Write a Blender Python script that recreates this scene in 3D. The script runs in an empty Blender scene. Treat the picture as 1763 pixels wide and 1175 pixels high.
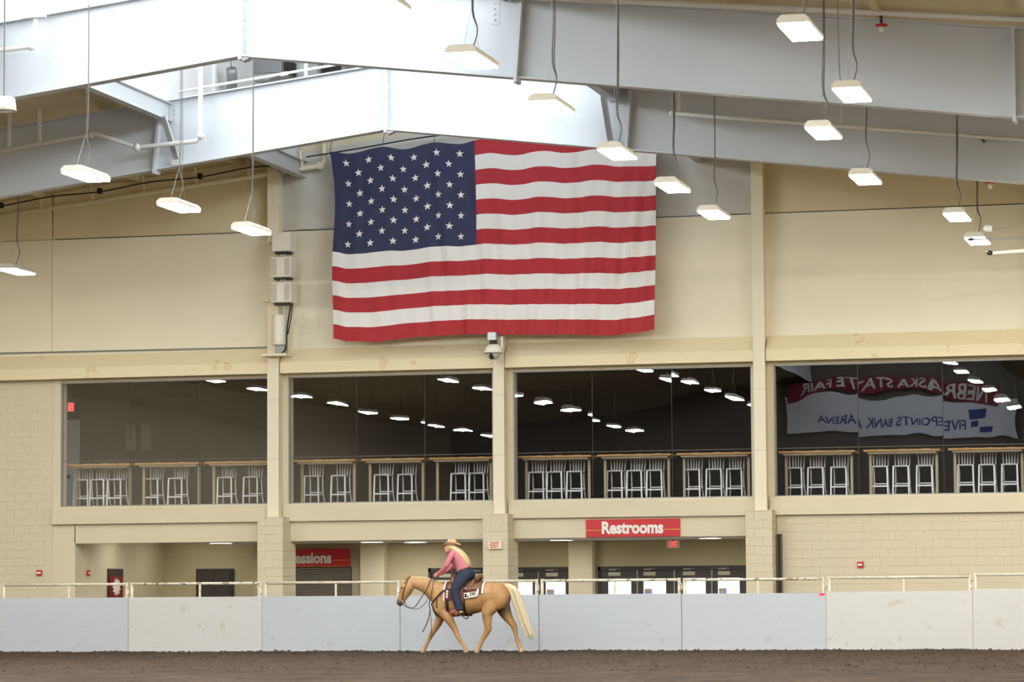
import bpy, bmesh, math, random
from mathutils import Vector, Matrix

random.seed(7)
PI = math.pi
scene = bpy.context.scene
C = scene.collection

# ------------------------------------------------------------------ camera
CAM_H = 1.0
yaw, pitch, roll = math.radians(14.25), math.radians(4.80), math.radians(0.36)
Fv = Vector((-math.sin(yaw) * math.cos(pitch), math.cos(yaw) * math.cos(pitch), math.sin(pitch)))
Rv = Vector((math.cos(yaw), math.sin(yaw), 0))
Uv = Rv.cross(Fv)
R2 = Rv * math.cos(roll) - Uv * math.sin(roll)
U2 = Uv * math.cos(roll) + Rv * math.sin(roll)
cam_data = bpy.data.cameras.new('camera')
cam_data.sensor_width = 36.0
cam_data.lens = 5420.0 / 1763.0 * 36.0
cam_data.clip_start = 0.1
cam_data.clip_end = 500
cam = bpy.data.objects.new('camera', cam_data)
C.objects.link(cam)
m = Matrix.Identity(4)
for i in range(3):
    m[i][0], m[i][1], m[i][2] = R2[i], U2[i], -Fv[i]
m[2][3] = CAM_H
cam.matrix_world = m
scene.camera = cam

# ------------------------------------------------------------------ world, exposure
world = bpy.data.worlds.new('sky')
scene.world = world
world.use_nodes = True
world.node_tree.nodes['Background'].inputs[0].default_value = (0.75, 0.86, 1.0, 1)
world.node_tree.nodes['Background'].inputs[1].default_value = 1.5
scene.view_settings.view_transform = 'Standard'
scene.view_settings.look = 'None'
scene.view_settings.exposure = 0.20
scene.view_settings.gamma = 1.0
scene.view_settings.use_curve_mapping = False
scene.cycles.use_denoising = True
scene.cycles.max_bounces = 6
scene.cycles.diffuse_bounces = 4
scene.cycles.glossy_bounces = 3
scene.cycles.transparent_max_bounces = 12
scene.cycles.sample_clamp_indirect = 6.0
LAMP_W = 84.0         # radiance of the arena lamp lenses
LAMP_P = 128.0        # point light added under each lamp lens for sideways throw, shaded by its housing
SKY_W = 20.0         # radiance of the clerestory glazing
DOWN_W = 22.0         # radiance of the concourse downlights

# ------------------------------------------------------------------ materials
MATS = {}
def srgb(r, g, b):
    def f(c):
        c /= 255.0
        return c / 12.92 if c <= 0.04045 else ((c + 0.055) / 1.055) ** 2.4
    return (f(r), f(g), f(b), 1.0)

def mat(name, col, rough=0.6, metal=0.0, var=0.0, vscale=3.0, var_col=None, bump=0.0, bscale=40.0, emit=None, estr=0.0, stretch=None, spec=0.4):
    if name in MATS:
        return MATS[name]
    M = bpy.data.materials.new(name)
    M.use_nodes = True
    nt = M.node_tree
    b = nt.nodes['Principled BSDF']
    b.inputs['Base Color'].default_value = col
    b.inputs['Roughness'].default_value = rough
    b.inputs['Metallic'].default_value = metal
    b.inputs['Specular IOR Level'].default_value = spec
    if emit is not None:
        b.inputs['Emission Color'].default_value = emit
        b.inputs['Emission Strength'].default_value = estr
    if var > 0 or bump > 0:
        tc = nt.nodes.new('ShaderNodeTexCoord')
        src = tc.outputs['Object']
        if stretch:
            mp = nt.nodes.new('ShaderNodeMapping')
            mp.inputs['Scale'].default_value = stretch
            nt.links.new(src, mp.inputs[0])
            src = mp.outputs[0]
    if var > 0:
        n = nt.nodes.new('ShaderNodeTexNoise')
        n.inputs['Scale'].default_value = vscale
        n.inputs['Detail'].default_value = 6
        n.inputs['Roughness'].default_value = 0.65
        nt.links.new(src, n.inputs['Vector'])
        r = nt.nodes.new('ShaderNodeValToRGB')
        r.color_ramp.elements[0].position = 0.3
        r.color_ramp.elements[1].position = 0.7
        d = var_col or tuple(c * (1 - var) for c in col[:3]) + (1,)
        r.color_ramp.elements[0].color = d
        r.color_ramp.elements[1].color = col
        nt.links.new(n.outputs['Fac'], r.inputs[0])
        nt.links.new(r.outputs[0], b.inputs['Base Color'])
    if bump > 0:
        n2 = nt.nodes.new('ShaderNodeTexNoise')
        n2.inputs['Scale'].default_value = bscale
        n2.inputs['Detail'].default_value = 4
        nt.links.new(src, n2.inputs['Vector'])
        bp = nt.nodes.new('ShaderNodeBump')
        bp.inputs['Strength'].default_value = bump
        bp.inputs['Distance'].default_value = 0.02
        nt.links.new(n2.outputs['Fac'], bp.inputs['Height'])
        nt.links.new(bp.outputs[0], b.inputs['Normal'])
    MATS[name] = M
    return M

def emat(name, col, s):
    if name in MATS:
        return MATS[name]
    M = bpy.data.materials.new(name)
    M.use_nodes = True
    nt = M.node_tree
    nt.nodes.remove(nt.nodes['Principled BSDF'])
    e = nt.nodes.new('ShaderNodeEmission')
    e.inputs[0].default_value = col
    e.inputs[1].default_value = s
    nt.links.new(e.outputs[0], nt.nodes['Material Output'].inputs[0])
    MATS[name] = M
    return M

def glass_mat(name, refl, tint, wob=0.0, wscale=0.6):
    M = bpy.data.materials.new(name)
    M.use_nodes = True
    nt = M.node_tree
    nt.nodes.remove(nt.nodes['Principled BSDF'])
    t = nt.nodes.new('ShaderNodeBsdfTransparent')
    t.inputs[0].default_value = tint
    g = nt.nodes.new('ShaderNodeBsdfGlossy')
    g.inputs['Roughness'].default_value = 0.0
    g.inputs['Color'].default_value = (0.95, 0.96, 1.0, 1)
    mx = nt.nodes.new('ShaderNodeMixShader')
    mx.inputs[0].default_value = refl
    nt.links.new(t.outputs[0], mx.inputs[1])
    nt.links.new(g.outputs[0], mx.inputs[2])
    nt.links.new(mx.outputs[0], nt.nodes['Material Output'].inputs[0])
    if wob > 0:
        tc = nt.nodes.new('ShaderNodeTexCoord')
        n = nt.nodes.new('ShaderNodeTexNoise')
        n.inputs['Scale'].default_value = wscale
        n.inputs['Detail'].default_value = 1
        nt.links.new(tc.outputs['Object'], n.inputs['Vector'])
        bp = nt.nodes.new('ShaderNodeBump')
        bp.inputs['Strength'].default_value = 1.0
        bp.inputs['Distance'].default_value = wob
        nt.links.new(n.outputs['Fac'], bp.inputs['Height'])
        nt.links.new(bp.outputs[0], g.inputs['Normal'])
    MATS[name] = M
    return M

def dirt_mat():
    M = bpy.data.materials.new('arena_dirt')
    M.use_nodes = True
    nt = M.node_tree
    b = nt.nodes['Principled BSDF']
    b.inputs['Roughness'].default_value = 0.95
    b.inputs['Specular IOR Level'].default_value = 0.1
    tc = nt.nodes.new('ShaderNodeTexCoord')
    def noise(scale, detail, rough=0.6):
        n = nt.nodes.new('ShaderNodeTexNoise')
        n.inputs['Scale'].default_value = scale
        n.inputs['Detail'].default_value = detail
        n.inputs['Roughness'].default_value = rough
        nt.links.new(tc.outputs['Object'], n.inputs['Vector'])
        return n
    n1 = noise(0.8, 8)
    r1 = nt.nodes.new('ShaderNodeValToRGB')
    r1.color_ramp.elements[0].position = 0.32
    r1.color_ramp.elements[1].position = 0.68
    r1.color_ramp.elements[0].color = srgb(55, 46, 39)
    r1.color_ramp.elements[1].color = srgb(82, 68, 56)
    nt.links.new(n1.outputs['Fac'], r1.inputs[0])
    mp = nt.nodes.new('ShaderNodeMapping')
    mp.inputs['Scale'].default_value = (1.0, 0.12, 1.0)
    nt.links.new(tc.outputs['Object'], mp.inputs[0])
    n2 = noise(9.0, 6, 0.75)
    nt.links.new(mp.outputs[0], n2.inputs['Vector'])
    r2 = nt.nodes.new('ShaderNodeValToRGB')
    r2.color_ramp.elements[0].position = 0.36
    r2.color_ramp.elements[1].position = 0.52
    r2.color_ramp.elements[0].color = (0.55, 0.54, 0.53, 1)
    r2.color_ramp.elements[1].color = (1, 1, 1, 1)
    nt.links.new(n2.outputs['Fac'], r2.inputs[0])
    mx = nt.nodes.new('ShaderNodeMixRGB')
    mx.blend_type = 'MULTIPLY'
    mx.inputs[0].default_value = 0.8
    nt.links.new(r1.outputs[0], mx.inputs[1])
    nt.links.new(r2.outputs[0], mx.inputs[2])
    nt.links.new(mx.outputs[0], b.inputs['Base Color'])
    MATS['arena_dirt'] = M
    return M

def stain_mat(name, base, stain, lo=0.60, hi=0.66, scale=1.6, stretch=(1, 1, 0.8)):
    """painted surface with brown water stains of their own shape"""
    M = bpy.data.materials.new(name)
    M.use_nodes = True
    nt = M.node_tree
    b = nt.nodes['Principled BSDF']
    b.inputs['Roughness'].default_value = 0.6
    tc = nt.nodes.new('ShaderNodeNewGeometry')
    mp = nt.nodes.new('ShaderNodeMapping')
    mp.inputs['Scale'].default_value = stretch
    nt.links.new(tc.outputs['Position'], mp.inputs[0])
    n = nt.nodes.new('ShaderNodeTexNoise')
    n.inputs['Scale'].default_value = scale
    n.inputs['Detail'].default_value = 5
    nt.links.new(mp.outputs[0], n.inputs['Vector'])
    r = nt.nodes.new('ShaderNodeValToRGB')
    r.color_ramp.elements[0].position = lo
    r.color_ramp.elements[0].color = base
    r.color_ramp.elements[1].position = hi
    r.color_ramp.elements[1].color = stain
    e = r.color_ramp.elements.new(min(hi + 0.05, 0.99))
    e.color = tuple((a + c) / 2 for a, c in zip(base, stain))
    nt.links.new(n.outputs['Fac'], r.inputs[0])
    nt.links.new(r.outputs[0], b.inputs['Base Color'])
    MATS[name] = M
    return M

CREAM = srgb(221, 210, 180)
mat('wall_cream', CREAM, 0.7, var=0.05, vscale=1.2)  # wall paint, darkened to offset the strong light low on the wall
mat('block_cream_dim', srgb(216, 205, 176), 0.7, var=0.02, vscale=4, bump=0.2, bscale=60)  # same paint on the blocks, darkened to hold the lower wall's light down
mat('panel_cream_lit', srgb(240, 232, 206), 0.65, var=0.05, vscale=0.8)  # same cream paint, lightened in place of light missing on the upper wall
stain_mat('ledge_paint', srgb(236, 222, 182), srgb(222, 200, 152), 0.64, 0.68, 1.8)
mat('column_paint', srgb(234, 224, 196), 0.5)
mat('concourse_wall', srgb(206, 194, 158), 0.7, var=0.06, vscale=1.5)
mat('white_ceiling', srgb(226, 224, 214), 0.8)
mat('steel_white', srgb(192, 196, 199), 0.45, var=0.03, vscale=0.7)
mat('roof_vinyl', srgb(228, 214, 176), 0.75, var=0.10, vscale=0.8)
mat('insulation_vinyl', srgb(200, 198, 188), 0.5, bump=0.15, bscale=6)
mat('monitor_white', srgb(232, 234, 234), 0.6)
mat('grey_metal', srgb(150, 152, 152), 0.45, 0.4)
mat('galvanised', srgb(176, 178, 176), 0.4, 0.6)
mat('dark_metal', srgb(52, 50, 48), 0.5, 0.3)
mat('black_rubber', srgb(26, 26, 28), 0.6)
mat('pipe_white', srgb(214, 214, 208), 0.5)
mat('brushed_alu', srgb(238, 241, 244), 0.4, 0.15)
mat('table_oak', srgb(206, 160, 92), 0.45, var=0.22, vscale=3, stretch=(1, 12, 12))
mat('table_steel', srgb(176, 164, 136), 0.5, 0.2)
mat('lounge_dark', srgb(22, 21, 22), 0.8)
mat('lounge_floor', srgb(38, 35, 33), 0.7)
mat('lounge_pale', srgb(176, 184, 194), 0.7)
mat('sign_red', srgb(196, 44, 50), 0.5)
mat('sign_yellow', srgb(226, 172, 60), 0.5)
mat('sign_white', srgb(240, 238, 230), 0.6)
mat('letter_red', srgb(206, 46, 44), 0.5)
mat('exit_box', srgb(238, 230, 206), 0.5)
mat('door_brown', srgb(72, 66, 62), 0.5)
mat('door_frame', srgb(62, 57, 54), 0.5)
mat('notice_paper', srgb(196, 190, 164), 0.7)
mat('shutter_grey', srgb(120, 112, 102), 0.6, 0.1)
stain_mat('fence_cool', srgb(190, 195, 200), srgb(180, 182, 182), 0.64, 0.69, 2.6, (1, 1, 1))
stain_mat('fence_warm', srgb(204, 204, 199), srgb(192, 187, 176), 0.64, 0.69, 2.6, (1, 1, 1))
mat('rail_paint', srgb(230, 224, 204), 0.5, var=0.6, vscale=7, var_col=srgb(200, 186, 156))
stain_mat('rail_rusty', srgb(230, 224, 204), srgb(120, 84, 56), 0.56, 0.60, 9.0, (1, 1, 1))
mat('tape_pink', srgb(244, 70, 110), 0.6)
mat('flag_red', srgb(172, 44, 52), 0.75, bump=0.1, bscale=120)
mat('flag_white', srgb(238, 236, 231), 0.75, bump=0.1, bscale=120)
mat('flag_blue', srgb(50, 54, 84), 0.75, bump=0.1, bscale=120)
mat('banner_white', srgb(248, 249, 252), 0.6)
mat('banner_red', srgb(130, 30, 40), 0.6)
mat('banner_blue', srgb(50, 62, 140), 0.6)
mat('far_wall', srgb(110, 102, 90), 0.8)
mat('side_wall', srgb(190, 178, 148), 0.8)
mat('white_plastic', srgb(236, 230, 212), 0.4)
mat('grille_grey', srgb(198, 192, 174), 0.6)
mat('cable_grey', srgb(96, 94, 90), 0.6)
mat('paper_blue', srgb(170, 182, 222), 0.6)
mat('joint_dark', srgb(60, 58, 56), 0.5)
mat('picture_paper', srgb(120, 116, 104), 0.7)
dirt_mat()
mat('clod_dark', srgb(40, 34, 30), 0.95, var=0.3, vscale=3)
mat('clod_soil', srgb(78, 64, 52), 0.95, var=0.5, vscale=1.5)
glass_mat('window_glass', 0.145, (0.99, 0.99, 1.0, 1), 0.0016, 0.9)
emat('lamp_glow', (1.0, 0.97, 0.92, 1), LAMP_W)
emat('daylight_panel', (0.86, 0.93, 1.0, 1), SKY_W)
emat('downlight_glow', (1.0, 0.97, 0.90, 1), DOWN_W)
emat('door_daylight', (0.93, 0.97, 1.0, 1), 1.6)
emat('exit_glow', (1.0, 0.10, 0.10, 1), 1.1)

# ------------------------------------------------------------------ mesh helpers
class MB:
    def __init__(s):
        s.v = []; s.f = []
    def add(s, vs, fs):
        n = len(s.v)
        s.v += [tuple(v) for v in vs]
        s.f += [tuple(i + n for i in f) for f in fs]
        return s
    def box(s, x0, y0, z0, x1, y1, z1):
        vs = [(x0,y0,z0),(x1,y0,z0),(x1,y1,z0),(x0,y1,z0),(x0,y0,z1),(x1,y0,z1),(x1,y1,z1),(x0,y1,z1)]
        return s.add(vs, [(3,2,1,0),(4,5,6,7),(0,1,5,4),(1,2,6,5),(2,3,7,6),(3,0,4,7)])
    def bbox(s, x0, y0, z0, x1, y1, z1, b=0.01):
        """bevelled box"""
        bm = bmesh.new()
        bmesh.ops.create_cube(bm, size=1)
        for v in bm.verts:
            v.co = Vector(((x0 + x1) / 2 + v.co.x * (x1 - x0), (y0 + y1) / 2 + v.co.y * (y1 - y0), (z0 + z1) / 2 + v.co.z * (z1 - z0)))
        bmesh.ops.bevel(bm, geom=bm.edges[:], offset=b, segments=1, affect='EDGES', profile=0.5)
        return s.frombm(bm)
    def frombm(s, bm):
        bm.verts.index_update()
        s.add([v.co[:] for v in bm.verts], [[v.index for v in f.verts] for f in bm.faces])
        bm.free()
        return s
    def prism(s, poly, axis, a, b):
        """poly in the two other axes, extruded along axis from a to b"""
        n = len(poly)
        def mk(p, t):
            if axis == 'x': return (t, p[0], p[1])
            if axis == 'y': return (p[0], t, p[1])
            return (p[0], p[1], t)
        vs = [mk(p, a) for p in poly] + [mk(p, b) for p in poly]
        fs = [tuple(range(n)), tuple(range(2 * n - 1, n - 1, -1))]
        fs += [(i, i + n, (i + 1) % n + n, (i + 1) % n) for i in range(n)]
        return s.add(vs, fs)
    def bar(s, p, q, w, h, up=(0, 0, 1)):
        """rectangular bar from p to q"""
        p, q = Vector(p), Vector(q)
        d = (q - p).normalized()
        u = Vector(up)
        if abs(d.dot(u)) > 0.98: u = Vector((0, 1, 0))
        a = d.cross(u).normalized() * w / 2
        b = a.cross(d).normalized() * h / 2
        vs = [p - a - b, p + a - b, p + a + b, p - a + b, q - a - b, q + a - b, q + a + b, q - a + b]
        return s.add(vs, [(3,2,1,0),(4,5,6,7),(0,1,5,4),(1,2,6,5),(2,3,7,6),(3,0,4,7)])
    def tube(s, pts, r, n=8, smooth=0):
        pts = [Vector(p) for p in pts]
        if smooth:
            pts = spline(pts, smooth)
        rs = r if isinstance(r, (list, tuple)) else [r] * len(pts)
        rings = []
        prev = None
        for i, p in enumerate(pts):
            a = pts[max(i - 1, 0)]; b = pts[min(i + 1, len(pts) - 1)]
            d = (b - a).normalized()
            if prev is None:
                u = Vector((0, 0, 1)) if abs(d.z) < 0.9 else Vector((0, 1, 0))
            else:
                u = prev
            x = d.cross(u).normalized(); y = x.cross(d).normalized(); prev = y
            rings.append([p + (x * math.cos(2 * PI * k / n) + y * math.sin(2 * PI * k / n)) * rs[i] for k in range(n)])
        return s.rings(rings)
    def rings(s, rings, cap=True):
        n = len(rings[0])
        vs = [v for r in rings for v in r]
        fs = []
        for i in range(len(rings) - 1):
            for k in range(n):
                a = i * n + k; b = i * n + (k + 1) % n
                fs.append((a, b, b + n, a + n))
        if cap:
            fs.append(tuple(range(n - 1, -1, -1)))
            o = (len(rings) - 1) * n
            fs.append(tuple(range(o, o + n)))
        return s.add(vs, fs)
    def loft(s, st, n=16):
        """st: (x, y, z, half height in the x-z plane, half width along y)"""
        rings = []
        for i, (x, y, z, hh, hw) in enumerate(st):
            a = st[max(i - 1, 0)]; b = st[min(i + 1, len(st) - 1)]
            d = Vector((b[0] - a[0], b[1] - a[1], b[2] - a[2])).normalized()
            w = Vector((0, 1, 0)); w = (w - d * w.dot(d)).normalized()
            h = w.cross(d).normalized()
            c = Vector((x, y, z))
            rings.append([c + h * hh * math.cos(2 * PI * k / n) + w * hw * math.sin(2 * PI * k / n) for k in range(n)])
        return s.rings(rings)
    def lathe(s, prof, c=(0, 0, 0), n=24):
        """prof: (radius, z)"""
        rings = [[Vector((c[0] + r * math.cos(2 * PI * k / n), c[1] + r * math.sin(2 * PI * k / n), c[2] + z)) for k in range(n)] for r, z in prof]
        return s.rings(rings)
    def ellipsoid(s, c, r, n=14, mm=9):
        rings = []
        for i in range(mm):
            t = PI * (i + 0.5) / mm
            rings.append([Vector((c[0] + r[0] * math.sin(t) * math.cos(2 * PI * k / n), c[1] + r[1] * math.sin(t) * math.sin(2 * PI * k / n), c[2] + r[2] * math.cos(t))) for k in range(n)])
        return s.rings(rings)
    def grid(s, fn, nu, nv):
        vs = [fn(i / nu, j / nv) for j in range(nv + 1) for i in range(nu + 1)]
        fs = [(j * (nu + 1) + i, j * (nu + 1) + i + 1, (j + 1) * (nu + 1) + i + 1, (j + 1) * (nu + 1) + i) for j in range(nv) for i in range(nu)]
        return s.add(vs, fs)
    def shift(s, o):
        s.v = [(v[0] - o[0], v[1] - o[1], v[2] - o[2]) for v in s.v]
        return s
    def mesh(s, name, material=None, smooth=False):
        me = bpy.data.meshes.new(name)
        me.from_pydata(s.v, [], s.f)
        if smooth:
            me.polygons.foreach_set('use_smooth', [True] * len(me.polygons))
        me.update()
        if material:
            me.materials.append(MATS[material])
        return me

def spline(pts, k):
    out = []
    P = [pts[0]] + list(pts) + [pts[-1]]
    for i in range(1, len(P) - 2):
        p0, p1, p2, p3 = P[i - 1], P[i], P[i + 1], P[i + 2]
        for j in range(k):
            t = j / k
            out.append(0.5 * ((2 * p1) + (-p0 + p2) * t + (2 * p0 - 5 * p1 + 4 * p2 - p3) * t * t + (-p0 + 3 * p1 - 3 * p2 + p3) * t ** 3))
    out.append(Vector(pts[-1]))
    return out

ORIG = {}
def tag(o, label=None, cat=None, group=None, kind=None):
    if label: o['label'] = label
    if cat: o['category'] = cat
    if group: o['group'] = group
    if kind: o['kind'] = kind
    return o

def empty(name, loc, label=None, cat=None, group=None, kind=None):
    o = bpy.data.objects.new(name, None)
    o.empty_display_size = 0.1
    C.objects.link(o)
    o.location = loc
    ORIG[o] = Vector(loc)
    return tag(o, label, cat, group, kind)

def part(name, mb, material, parent, smooth=False, label=None):
    """a mesh given in world coordinates, made a child of parent"""
    o0 = ORIG[parent]
    mb.shift(o0)
    o = bpy.data.objects.new(name, mb.mesh(name, material, smooth))
    C.objects.link(o)
    o.parent = parent
    ORIG[o] = o0.copy()
    if label: o['label'] = label
    return o

def single(name, mb, material, label=None, cat=None, group=None, kind=None, smooth=False):
    """a top-level thing that is one mesh; origin at the middle of its base"""
    xs = [v[0] for v in mb.v]; ys = [v[1] for v in mb.v]; zs = [v[2] for v in mb.v]
    loc = Vector(((min(xs) + max(xs)) / 2, (min(ys) + max(ys)) / 2, min(zs)))
    mb.shift(loc)
    o = bpy.data.objects.new(name, mb.mesh(name, material, smooth))
    C.objects.link(o)
    o.location = loc
    ORIG[o] = loc
    return tag(o, label, cat, group, kind)

def struct(name, mb, material, label=None, smooth=False):
    return single(name, mb, material, label, kind='structure', smooth=smooth)

def copy_tree(o, parent=None):
    c = o.copy()
    C.objects.link(c)
    c.parent = parent
    ORIG[c] = ORIG[o].copy()
    for ch in o.children:
        copy_tree(ch, c)
    return c

def text_mb(txt, w, h, depth=0.012, bold=0.0, mirror=False):
    """flat lettering, lower left at the origin in x-z, facing -y"""
    cu = bpy.data.curves.new('txt', 'FONT')
    cu.body = txt
    cu.size = 1.0
    cu.offset = bold
    cu.resolution_u = 3
    cu.extrude = 0.02
    ob = bpy.data.objects.new('txt', cu)
    C.objects.link(ob)
    dg = bpy.context.evaluated_depsgraph_get()
    me = bpy.data.meshes.new_from_object(ob.evaluated_get(dg))
    vs = [v.co.copy() for v in me.vertices]
    fs = [tuple(p.vertices) for p in me.polygons]
    bpy.data.objects.remove(ob)
    bpy.data.curves.remove(cu)
    bpy.data.meshes.remove(me)
    x0 = min(v.x for v in vs); x1 = max(v.x for v in vs); y0 = min(v.y for v in vs); y1 = max(v.y for v in vs)
    mb = MB()
    return mb.add([((v.x - x0) / (x1 - x0) * w, -(v.z + 0.02) / 0.04 * depth, (v.y - y0) / (y1 - y0) * h) for v in vs], fs)

def moved(mb, dx, dy, dz, rz=0.0):
    c, s_ = math.cos(rz), math.sin(rz)
    mb.v = [(v[0] * c - v[1] * s_ + dx, v[0] * s_ + v[1] * c + dy, v[2] + dz) for v in mb.v]
    return mb

# ------------------------------------------------------------------ the building
RX = -18.65                      # ridge
XL, XR = RX - 24.0, RX + 24.0    # side walls
YW = 72.2                        # face of the end wall
YB = -10.0                       # the opposite end
MON = 5.0                        # half width of the raised ridge monitor
def roofz(x): return 12.57 - 0.115 * abs(x - RX)
def webtop(x): return 12.35 - 0.115 * abs(x - RX)
def webbot(x): return 10.99 - 0.125 * abs(x - RX)

# dirt floor: fine uneven surface where the photograph looks, plain beyond
def hnoise(x, y):
    return (math.sin(x * 1.7 + 0.6 * math.sin(y * 0.9)) * math.sin(y * 2.1 + 1.3 * math.sin(x * 0.7)) * 0.010
            + math.sin(x * 5.3 + y * 1.1) * math.sin(y * 6.1 - x * 0.8) * 0.006)
rng = random.Random(3)
fb = MB()
fx0, fx1, fy0, fy1 = -34.0, -2.0, 40.0, 68.6
def floor_pt(u, v):
    x = fx0 + u * (fx1 - fx0); y = fy0 + v * (fy1 - fy0)
    z = hnoise(x, y) + rng.uniform(-0.012, 0.008)
    z += 0.05 * max(0.0, (y - 67.6)) * (0.6 + 0.4 * math.sin(x * 2.3)) if y > 67.6 else 0.0
    if abs(y - 65) < 0.45 and -18.8 < x < -16.0: z = min(z, 0.004)
    e = min(u, 1 - u, v, 1 - v) * 40
    return (x, y, (z - 0.01) if e > 1 else -0.03)
fb.grid(floor_pt, 270, 230)
floor = struct('floor', fb, 'arena_dirt', smooth=True)
part('floor_base', MB().box(XL, YB, -0.3, XR, 76.2, -0.045), 'arena_dirt', floor)
part('concourse_slab', MB().box(XL, 69.5, -0.28, XR, 79.5, -0.04), 'shutter_grey', floor)
# loose clods: too many and too small to count
def clods(n, nfence, sizes, material, label, seed):
    rng = random.Random(seed)
    cb = MB()
    for i in range(n + nfence):
        if i < n:
            y = 46 + 21.8 * rng.random() ** 0.8; x = -33 + 30 * rng.random()
        else:
            y = 67.75 + 0.15 * rng.random(); x = -33 + 30 * rng.random()
        if abs(y - 65) < 0.35 and -19.0 < x < -16.0: continue
        r = rng.choice(sizes) * (0.7 + 0.6 * rng.random())
        z = hnoise(x, y) - 0.012
        a = rng.random() * 6
        pts = []
        for k in range(4):
            t = a + k * PI / 2
            pts.append((x + r * 1.3 * math.cos(t), y + r * 1.3 * math.sin(t), z + 0.1 * r))
        pts.append((x + r * 0.3, y, z + r * rng.uniform(0.6, 1.2)))
        cb.add(pts, [(0, 1, 4), (1, 2, 4), (2, 3, 4), (3, 0, 4), (3, 2, 1, 0)])
    single('dirt_clods', cb, material, label, 'dirt', kind='stuff')
clods(9000, 300, (0.014, 0.02, 0.028, 0.036), 'clod_soil', 'small brown crumbs of soil all over the arena floor', 5)
clods(900, 160, (0.012, 0.018, 0.026), 'clod_dark', 'scattered near black clods on the arena floor', 6)

# side walls and the end wall behind the photographer
struct('wall_left', MB().box(XL - 0.3, YB, -0.3, XL, 79.5, 10.4), 'side_wall')
struct('wall_right', MB().box(XR, YB, -0.3, XR + 0.3, 79.5, 10.4), 'side_wall')
poly = [(XL, -0.3), (XR, -0.3), (XR, roofz(XR)), (RX, roofz(RX) + 2.2), (XL, roofz(XL))]
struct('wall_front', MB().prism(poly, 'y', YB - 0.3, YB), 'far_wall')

# roof: two slopes beside the raised monitor
def slope(name, xa, xb):
    s = 1 if xb > xa else -1
    mb = MB().prism([(xa, roofz(xa)), (xb, roofz(xb)), (xb, roofz(xb) + 0.15), (xa, roofz(xa) + 0.15)], 'y', YB, 79.5)
    r = struct(name, mb, 'roof_vinyl')
    return r
ceil_l = slope('ceiling_left', RX - MON, XL)
ceil_r = slope('ceiling_right', RX + MON, XR)
# purlins under the roof deck, running towards the end wall
def purlin_mesh():
    return MB().box(-0.035, 0, -0.16, 0.035, 36.0, 0.0).mesh('purlin', 'roof_vinyl')
pm = purlin_mesh()
for ceil_o, sgn in ((ceil_l, -1), (ceil_r, 1)):
    for k in range(6):
        x = RX + sgn * (MON + 1.4 + k * 2.6)
        o = bpy.data.objects.new('purlin', pm)
        C.objects.link(o)
        o.parent = ceil_o
        o.location = Vector((x, 36.1, roofz(x) + 0.02)) - ORIG[ceil_o]
# the monitor: side walls, glazing, cap
mon_top = 14.75
for nm, sgn in (('wall_monitor_left', -1), ('wall_monitor_right', 1)):
    x = RX + sgn * MON
    w = struct(nm, MB().box(x - 0.06, YB, 11.72, x + 0.06, 72.2, 13.10), 'monitor_white')
    part('head_rail', MB().box(x - 0.08, YB, 14.55, x + 0.08, 72.2, 14.75), 'monitor_white', w)
    for k in range(12):
        y = 69.0 - 3.1 * k
        part('wall_post', MB().box(x - 0.07 - sgn * 0.05, y - 0.06, 11.72, x + 0.07 - sgn * 0.05, y + 0.06, 14.6), 'monitor_white', w)
struct('ceiling_monitor', MB().box(RX - MON - 0.3, YB, mon_top, RX + MON + 0.3, 72.5, mon_top + 0.15), 'monitor_white')
n_win = 5
for sgn in (-1, 1):
    x = RX + sgn * MON
    for k in range(8):
        y1 = 72.0 - 9.3 * k; y0 = y1 - 9.2
        if k == 0:
            part('blind_panel', MB().box(x - 0.05, y0, 13.10, x + 0.05, 72.2, 14.55), 'monitor_white', [q for q in C.objects if q.name == ('wall_monitor_left' if sgn < 0 else 'wall_monitor_right')][0])
            continue
        o = single('window_%d' % n_win, MB().box(x - 0.02, y0, 13.10, x + 0.02, y1, 14.55), 'daylight_panel', kind='structure')
        n_win += 1

# ------------------------------------------------------------------ end wall
wb = empty('wall_back', (RX, YW, 7.2), kind='structure')
cols = [(-24.32, -24.03), (-18.705, -18.436), (-12.482, -12.201), (-6.12, -5.84)]
edges = [XL, -30.05] + [(a + b) / 2 for a, b in cols] + [XR]
part('backing', MB().prism([(XL, 6.6), (XR, 6.6), (XR, roofz(XR)), (RX + MON, roofz(RX + MON)), (RX + MON, 14.75), (RX - MON, 14.75), (RX - MON, roofz(RX - MON)), (XL, roofz(XL))], 'y', 72.27, 72.6), 'wall_cream', wb)
SEAM = 10.085
for i in range(len(edges) - 1):
    a, b = edges[i] + 0.002, edges[i + 1] - 0.002
    nsub = max(1, round((b - a) / 6.0))
    for k in range(nsub):
        xa = a + (b - a) * k / nsub + 0.004; xb = a + (b - a) * (k + 1) / nsub - 0.004
        part('wall_panel', MB().box(xa, YW, 6.62, xb, 72.26, SEAM - 0.012), 'panel_cream_lit', wb)
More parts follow.
